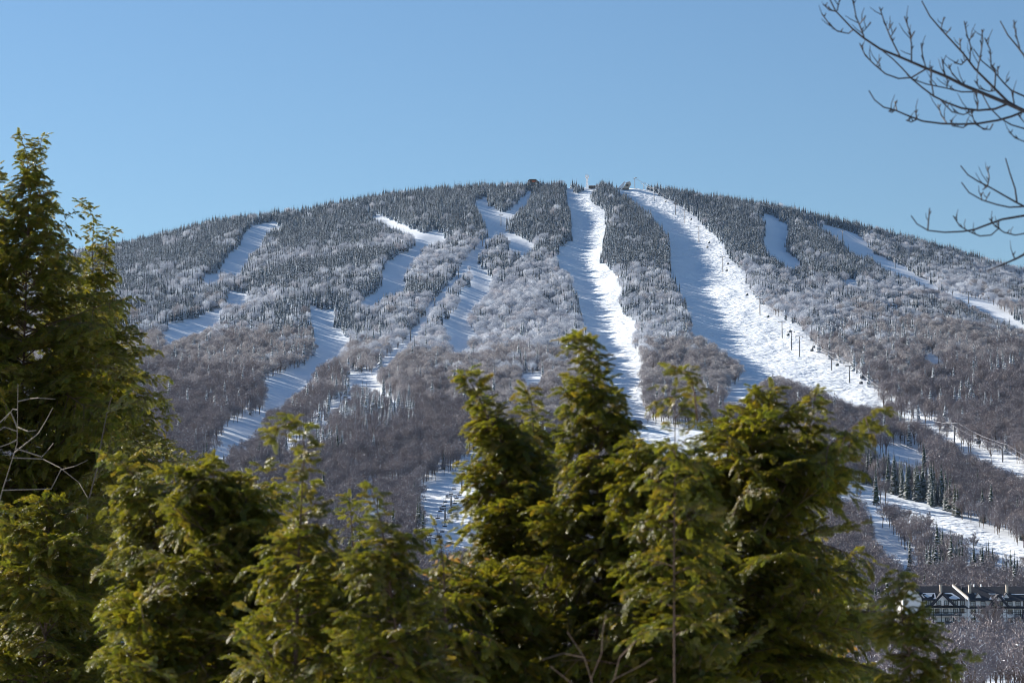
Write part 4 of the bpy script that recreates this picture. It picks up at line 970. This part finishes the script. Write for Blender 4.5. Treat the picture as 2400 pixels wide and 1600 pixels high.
NS += hemlock('low hemlock between the tallest central hemlock and the widest one', 12, [
    ([(1545,1062),(1550,1150),(1555,1400),(1560,1750)], [(1062,8,8),(1100,60,60),(1180,115,115),(1300,150,150),(1450,175,175),(1750,185,185)], 1.1),
    ([(1482,1022),(1490,1070),(1505,1200)], [(1022,5,5),(1060,40,36),(1120,70,70),(1200,90,90)], 1),
    ([(1630,1052),(1625,1100),(1610,1220)], [(1052,5,5),(1090,40,40),(1220,90,90)], 1)], 1, 1.1, 16)
NS += hemlock('small bright hemlock at the lower right in front of the hotel', 11, [
    ([(2120,1445),(2130,1500),(2140,1750)], [(1445,10,10),(1480,50,90),(1520,70,110),(1600,80,95),(1750,90,95)], 1),
    ([(2104,1335),(2110,1400),(2118,1480)], [(1335,6,6),(1370,34,30),(1480,60,56)], 1)], 1, 1, 17)
NS += hemlock('low dense hemlock filling the lower edge left of centre', 12.9, [
    ([(660,1330),(665,1400),(670,1750)], [(1330,20,20),(1370,110,110),(1450,190,190),(1750,230,230)], 1.1)], 1, 1, 18)
NS += hemlock('low dense hemlock filling the lower edge at the centre', 12.2, [
    ([(1140,1340),(1150,1420),(1150,1750)], [(1340,20,20),(1390,110,110),(1470,180,180),(1750,210,210)], 1.1)], 1, 1, 19)
NS += hemlock('low dark hemlock under the tall left one at the bottom corner', 24, [
    ([(120,1180),(110,1300),(100,1750)], [(1180,20,20),(1260,160,160),(1400,230,250),(1750,260,290)], 1.0)], 1.35, .9, 20)
NS += hemlock('low dark hemlock behind the widest one at lower right', 16.5, [
    ([(1900,1250),(1905,1400),(1910,1750)], [(1250,30,30),(1340,110,110),(1480,190,190),(1750,220,220)], .8)], 1.05, .7, 21)
NS += hemlock('low hemlock under the bent tipped one at lower left', 13.0, [
    ([(330,1380),(335,1450),(340,1750)], [(1380,20,20),(1420,80,90),(1500,110,150),(1750,130,170)], 1.0)], 1, 1, 22)
NS += hemlock('unseen big hemlock added outside the left edge to shade the tall dark one', 31, [  # out of view, added to throw shade on the tall left hemlock
    ([(-900,150),(-895,700),(-890,1700)], [(150,5,5),(500,190,190),(900,330,330),(1400,400,400),(1750,420,420)], 1)], 2.0, .9, 23, base_r=.05)
print('sprays', NS)

# ------------------------------------------------------------------ bare maple boughs entering at the upper right
TW = dict(
 upper=[(9, [(210,-20),(250,60),(340,155),(400,205),(490,265),(600,310),(740,370),(850,415),(950,465),(1060,510),(1180,560),(1268,600),(1420,660)]),
  (2.5, [(175,75),(215,130),(260,170),(320,182),(345,160)]), (2.5, [(185,25),(215,55),(250,62)]), (2.5, [(275,-15),(258,60)]), (3, [(343,-10),(360,90),(385,150),(405,205)]), (2, [(410,95),(380,130)]), (2, [(440,125),(398,172)]),
  (3, [(487,40),(510,110),(545,200),(585,280),(600,310)]), (2, [(555,130),(532,170)]), (2, [(575,155),(548,200)]), (3, [(622,90),(650,170),(660,240),(660,335)]), (2, [(672,175),(655,220)]), (2.5, [(712,235),(720,300),(738,370)]),
  (3, [(380,235),(410,300),(460,350),(520,400),(590,425),(660,420),(740,372)]), (2, [(490,320),(472,355)]),
  (4.5, [(490,265),(560,320),(610,370),(660,425),(720,475),(780,520),(850,555),(930,585),(1020,597),(1110,590),(1180,562)]), (3, [(660,425),(740,455),(840,475),(930,497),(1000,497),(1040,503)]), (2.5, [(1000,492),(1020,550),(1015,595)]),
  (2.5, [(825,320),(835,380),(855,440),(850,480)]), (2.5, [(860,350),(880,400),(930,450),(960,470)]), (2.5, [(765,355),(765,430),(780,518)]), (2.5, [(1000,435),(1030,480),(1080,495),(1110,490)]), (2.5, [(980,596),(1000,660),(1050,700),(1085,700),(1100,670)]), (2.5, [(820,545),(880,605),(940,620),(1000,598)])],
 middle=[(6.5, [(715,5),(760,90),(820,160),(880,225),(940,290),(1000,370),(1060,430),(1110,480),(1180,550),(1268,600),(1420,655)]), (2, [(835,95),(820,155)]), (2, [(870,160),(845,185)]), (2.5, [(945,115),(960,190),(980,250),(975,335)]), (2, [(1000,180),(968,222)]),
  (2.5, [(1040,160),(1045,220),(1035,290),(1015,385)]), (3, [(1055,205),(1085,270),(1090,350),(1115,390),(1110,475)]), (4, [(995,265),(1040,330),(1100,380),(1160,450),(1200,490),(1268,520),(1420,600)]), (2.5, [(890,340),(930,350),(962,318)]), (3, [(1200,490),(1215,560)]), (2.5, [(920,210),(925,270)]), (2, [(1125,360),(1128,410)]), (2, [(1185,432),(1165,450)]),
  (4, [(1140,115),(1180,190),(1230,250),(1268,300),(1420,560)]), (2.5, [(1212,110),(1225,190),(1245,262)])],
 lower=[(5.5, [(430,490),(460,540),(510,580),(570,595),(640,625),(720,655),(820,668),(920,672),(1020,668),(1130,650),(1200,630),(1268,602),(1420,660)]), (2.5, [(570,550),(580,595)]), (2.5, [(680,600),(690,640)]), (2.5, [(630,650),(660,660),(690,645)]), (3, [(803,565),(820,620),(850,666)]), (2.5, [(870,650),(880,680),(940,690),(965,672)]), (2.5, [(535,600),(555,608),(572,596)]),
  (3.5, [(1040,505),(1080,580),(1140,640),(1200,675),(1268,695),(1420,700)]), (3, [(1185,710),(1220,745),(1268,765),(1420,760)]), (3, [(1235,620),(1268,660),(1420,720)])],
 side=[(4.5, [(925,895),(965,945),(1020,980),(1080,1010),(1150,1050),(1220,1090),(1268,1115),(1420,1160)]), (2.5, [(1070,900),(1080,960),(1070,1008)]), (2, [(1045,1025),(1075,1005)]), (3.5, [(930,985),(970,1040),(1040,1080),(1120,1105),(1190,1120),(1268,1116)]), (2, [(1035,1045),(1040,1080)]), (2, [(1080,1045),(1060,1085)]), (3.5, [(1168,855),(1190,930),(1220,1020),(1230,1094)]),
  (5, [(658,1165),(690,1210),(750,1245),(840,1255),(940,1250),(1000,1240),(1080,1210),(1150,1185),(1268,1165),(1420,1150)]), (3, [(758,1125),(748,1242)]), (3, [(885,1165),(920,1220),(970,1250),(1030,1275),(1090,1270),(1130,1235),(1130,1192)]), (3, [(1080,1180),(1110,1220),(1160,1255),(1220,1270),(1268,1262),(1420,1230)]),
  (6, [(1075,1460),(1150,1430),(1220,1400),(1268,1375),(1420,1290)]), (2.5, [(1205,1370),(1220,1400)])])
TD = 12.0
tp = Vector(at(3250, 1450, TD)); tp.z = float(ground(tp.x, tp.y))
maple = empty('bare_maple', tp); tag(maple, 'leafless tree reaching thin dark twigs into the sky at upper right', 'tree')
def tpt(x, y, dy=0): return Vector(at(1850 + x / 2.305, y / 2.305, TD + dy)) - tp
m = MB(); top = Vector(at(3180, -500, TD)) - tp
m.tube([(.02, 0, -.1), (0, .02, .6), (.05, .05, 1.4), (-.02, .02, 2.3), (.04, -.03, 3.1), tuple(top * .8), tuple(top)], [.12, .09, .08, .07, .058, .035, .012], 9); m.build('trunk', 'twig_bark', maple)
for gi, (nm, L) in enumerate(TW.items()):
    m = MB()
    for j, (w, pl) in enumerate(L):
        if j and pl[-1][0] >= 1420: pl = pl[:-1] + [(1420, L[0][1][-1][1])]
        if j and pl[-1][0] == 1268: pl = pl + [(1420, L[0][1][-1][1])]
        dy = (.12 * math.sin(j * 2.1)) if j else 0.0
        n = len(pl); tips = [tpt(x, y, dy * (1 - i / (n - 1)) + (gi - 1.5) * .15) for i, (x, y) in enumerate(pl)]
        r1 = w * 1.35 * .5 * TD / F; r0 = min(r1, .003)
        if j == 0:
            e_ = Vector((0.0, 0.02, tips[-1].z * .82)); tips.append(tips[-1].lerp(e_, .5) + Vector((0, .05, -.06))); tips.append(e_); n += 2
        m.tube([tuple(q) for q in tips], [r0 + (r1 - r0) * i / (n - 1) for i in range(n)], 6)
        for i in range(n - 1):                       # buds along the twigs
            if w < 3.2 and i < 3:
                q = tips[i].lerp(tips[i + 1], .6); e_ = Vector((random.uniform(-.07, .03), random.uniform(-.02, .02), random.uniform(.02, .1)))
                m.tube([tuple(q), tuple(q + e_ * .5 + Vector((-.006, 0, 0))), tuple(q + e_)], [.0026, .002, .0012], 4)
                q = tips[i].lerp(tips[i + 1], .3); m.tube([tuple(q), tuple(q + Vector((.012 * (-1) ** i, 0, .02)))], [.004, .0015], 4)
    m.build('bough', 'twig_bark', maple)

# ------------------------------------------------------------------ dead sapling at the left edge, bare shrub at the bottom, beech leaves
def poly_thing(name, label, cat, d, lines, mat, part, root_uv, r=1.0):
    b = Vector(at(root_uv[0], 1450, d)); b.z = float(ground(b.x, b.y)); t = empty(name, b); tag(t, label, cat)
    for w, pl in lines:
        m = MB(); P_ = [Vector(at(u, v, d + .15 * math.sin(i * 1.7 + u))) - b for i, (u, v) in enumerate(pl)]
        n = len(P_); m.tube([tuple(q) for q in P_], [max(.002, w * .5 * d / F * (1 - .6 * i / (n - 1))) * r for i in range(n)], 5); m.build(part, mat, t)
    return t
poly_thing('dead_sapling', 'dead sapling with pale crooked branches at the left edge', 'tree', 23, [
    (3.5, [(-90,1900),(-45,1350),(5,1150),(40,1040),(42,900)]), (4, [(40,1030),(20,1040),(-25,1055)]), (4, [(40,1000),(65,1010),(85,1008)]), (3.5, [(37,1050),(98,1070),(112,1055),(125,1038)]), (3.5, [(34,1060),(90,1015),(108,985),(124,955)]),
    (4.5, [(40,1000),(25,965),(0,990),(-20,1005)]), (3.5, [(42,940),(70,934),(90,932),(130,935)]), (3.5, [(41,960),(30,958),(10,985)]), (3, [(29,1072),(100,1075),(140,1095),(185,1130),(205,1165)]), (3, [(6,1148),(120,1145),(143,1100),(175,1092),(205,1078)]), (3.5, [(40,1010),(10,1000),(-30,1030)])],
    'bark_pale', 'branch', (48, 1900))
poly_thing('dead_sapling', 'thin leaning dead stem inside the dark left hemlock', 'tree', 25.5, [(4, [(190,1900),(205,1180),(228,1095),(240,1020),(252,960),(262,930)])], 'bark', 'stem', (190, 1900))
poly_thing('bare_shrub', 'thin bare twigs of a shrub at the bottom right of centre', 'shrub', 9, [
    (3.5, [(1420,1900),(1400,1640),(1370,1540),(1330,1480)]), (2.6, [(1400,1640),(1440,1590),(1500,1560),(1530,1540)]), (2.6, [(1385,1590),(1410,1530),(1412,1480),(1420,1440)]), (3, [(1370,1540),(1320,1530),(1270,1545)]), (3, [(1440,1590),(1452,1540),(1490,1500)]), (3, [(1395,1620),(1340,1600),(1290,1560)]), (3, [(1405,1640),(1470,1625),(1540,1590)])],
    'bark_hemlock', 'stem', (1420, 1900), .75)
poly_thing('broken_branch', 'pale snapped branch stub lying in the low central hemlocks', 'branch', 11.5, [(13, [(795,1318),(830,1335),(860,1355),(900,1420),(930,1500),(950,1900)])], 'bark_pale', 'stem', (950, 1900))
def leafy(label, d, spots, root_uv, seed):
    rg = random.Random(seed); b = Vector(at(root_uv[0], 1450, d)); b.z = float(ground(b.x, b.y)); t = empty('beech_sapling', b); tag(t, label, 'tree')
    m = MB(); lf = MB(); px = d / F
    for (u, v, ru, rv, n) in spots:
        q = [Vector(at(root_uv[0], root_uv[1], d)) - b, Vector(at((u + root_uv[0]) / 2 + 10, (v * 2 + root_uv[1]) / 3, d)) - b, Vector(at(u, v, d)) - b]
        m.tube([(0, 0, -.1)] + [tuple(x) for x in q], [.012, .01, .007, .003], 5)
        for i in range(n):
            c = Vector(at(u + rg.gauss(0, ru * .5), v + rg.gauss(0, rv * .5), d + rg.uniform(-.15, .15))) - b
            e = Vector((rg.gauss(0, 1), rg.gauss(0, 1), rg.gauss(-.4, .6))).normalized(); s_ = e.cross(Vector((rg.gauss(0, 1), rg.gauss(0, 1), rg.gauss(0, 1)))).normalized()
            L_ = rg.uniform(.03, .05); w = L_ * .3
            lf.add([c, c + e * L_ * .45 + s_ * w, c + e * L_, c + e * L_ * .45 - s_ * w], [(0, 1, 2, 3)])
    m.build('stem', 'bark', t); o = lf.build('leaves', 'beech_leaf', t); o['kind'] = 'stuff'
leafy('beech sapling with orange leaves inside the widest hemlock', 14.2, [(1875, 1370, 60, 70, 70), (1900, 1430, 50, 50, 40), (1840, 1500, 70, 60, 50), (1960, 1500, 60, 50, 30)], (1880, 1700), 1)
leafy('beech sapling with tan leaves at the foot of the chairlift gap', 12.6, [(1075, 1320, 50, 40, 40), (1020, 1370, 50, 40, 35), (1110, 1390, 60, 40, 40)], (1060, 1700), 2)

# ------------------------------------------------------------------ the air between the camera and the mountain
m_ = bpy.data.materials.new('haze_air'); m_.use_nodes = True; nt = m_.node_tree; nt.nodes.remove(nt.nodes['Principled BSDF'])
pvn = nt.nodes.new('ShaderNodeVolumePrincipled'); pvn.inputs['Color'].default_value = (.5, .72, 1, 1); pvn.inputs['Density'].default_value = HAZE; pvn.inputs['Anisotropy'].default_value = 0.2
nt.links.new(pvn.outputs[0], nt.nodes['Material Output'].inputs['Volume']); MAT['haze_air'] = m_
m = MB(); m.box(-12600, 12600, -800, 16600, float(GZ2.min()) - 1, float(max(GZ2.max() + 26, 660)))
tag(m.build('haze', 'haze_air'), 'thin blue winter haze in the air before the mountain', kind='stuff')
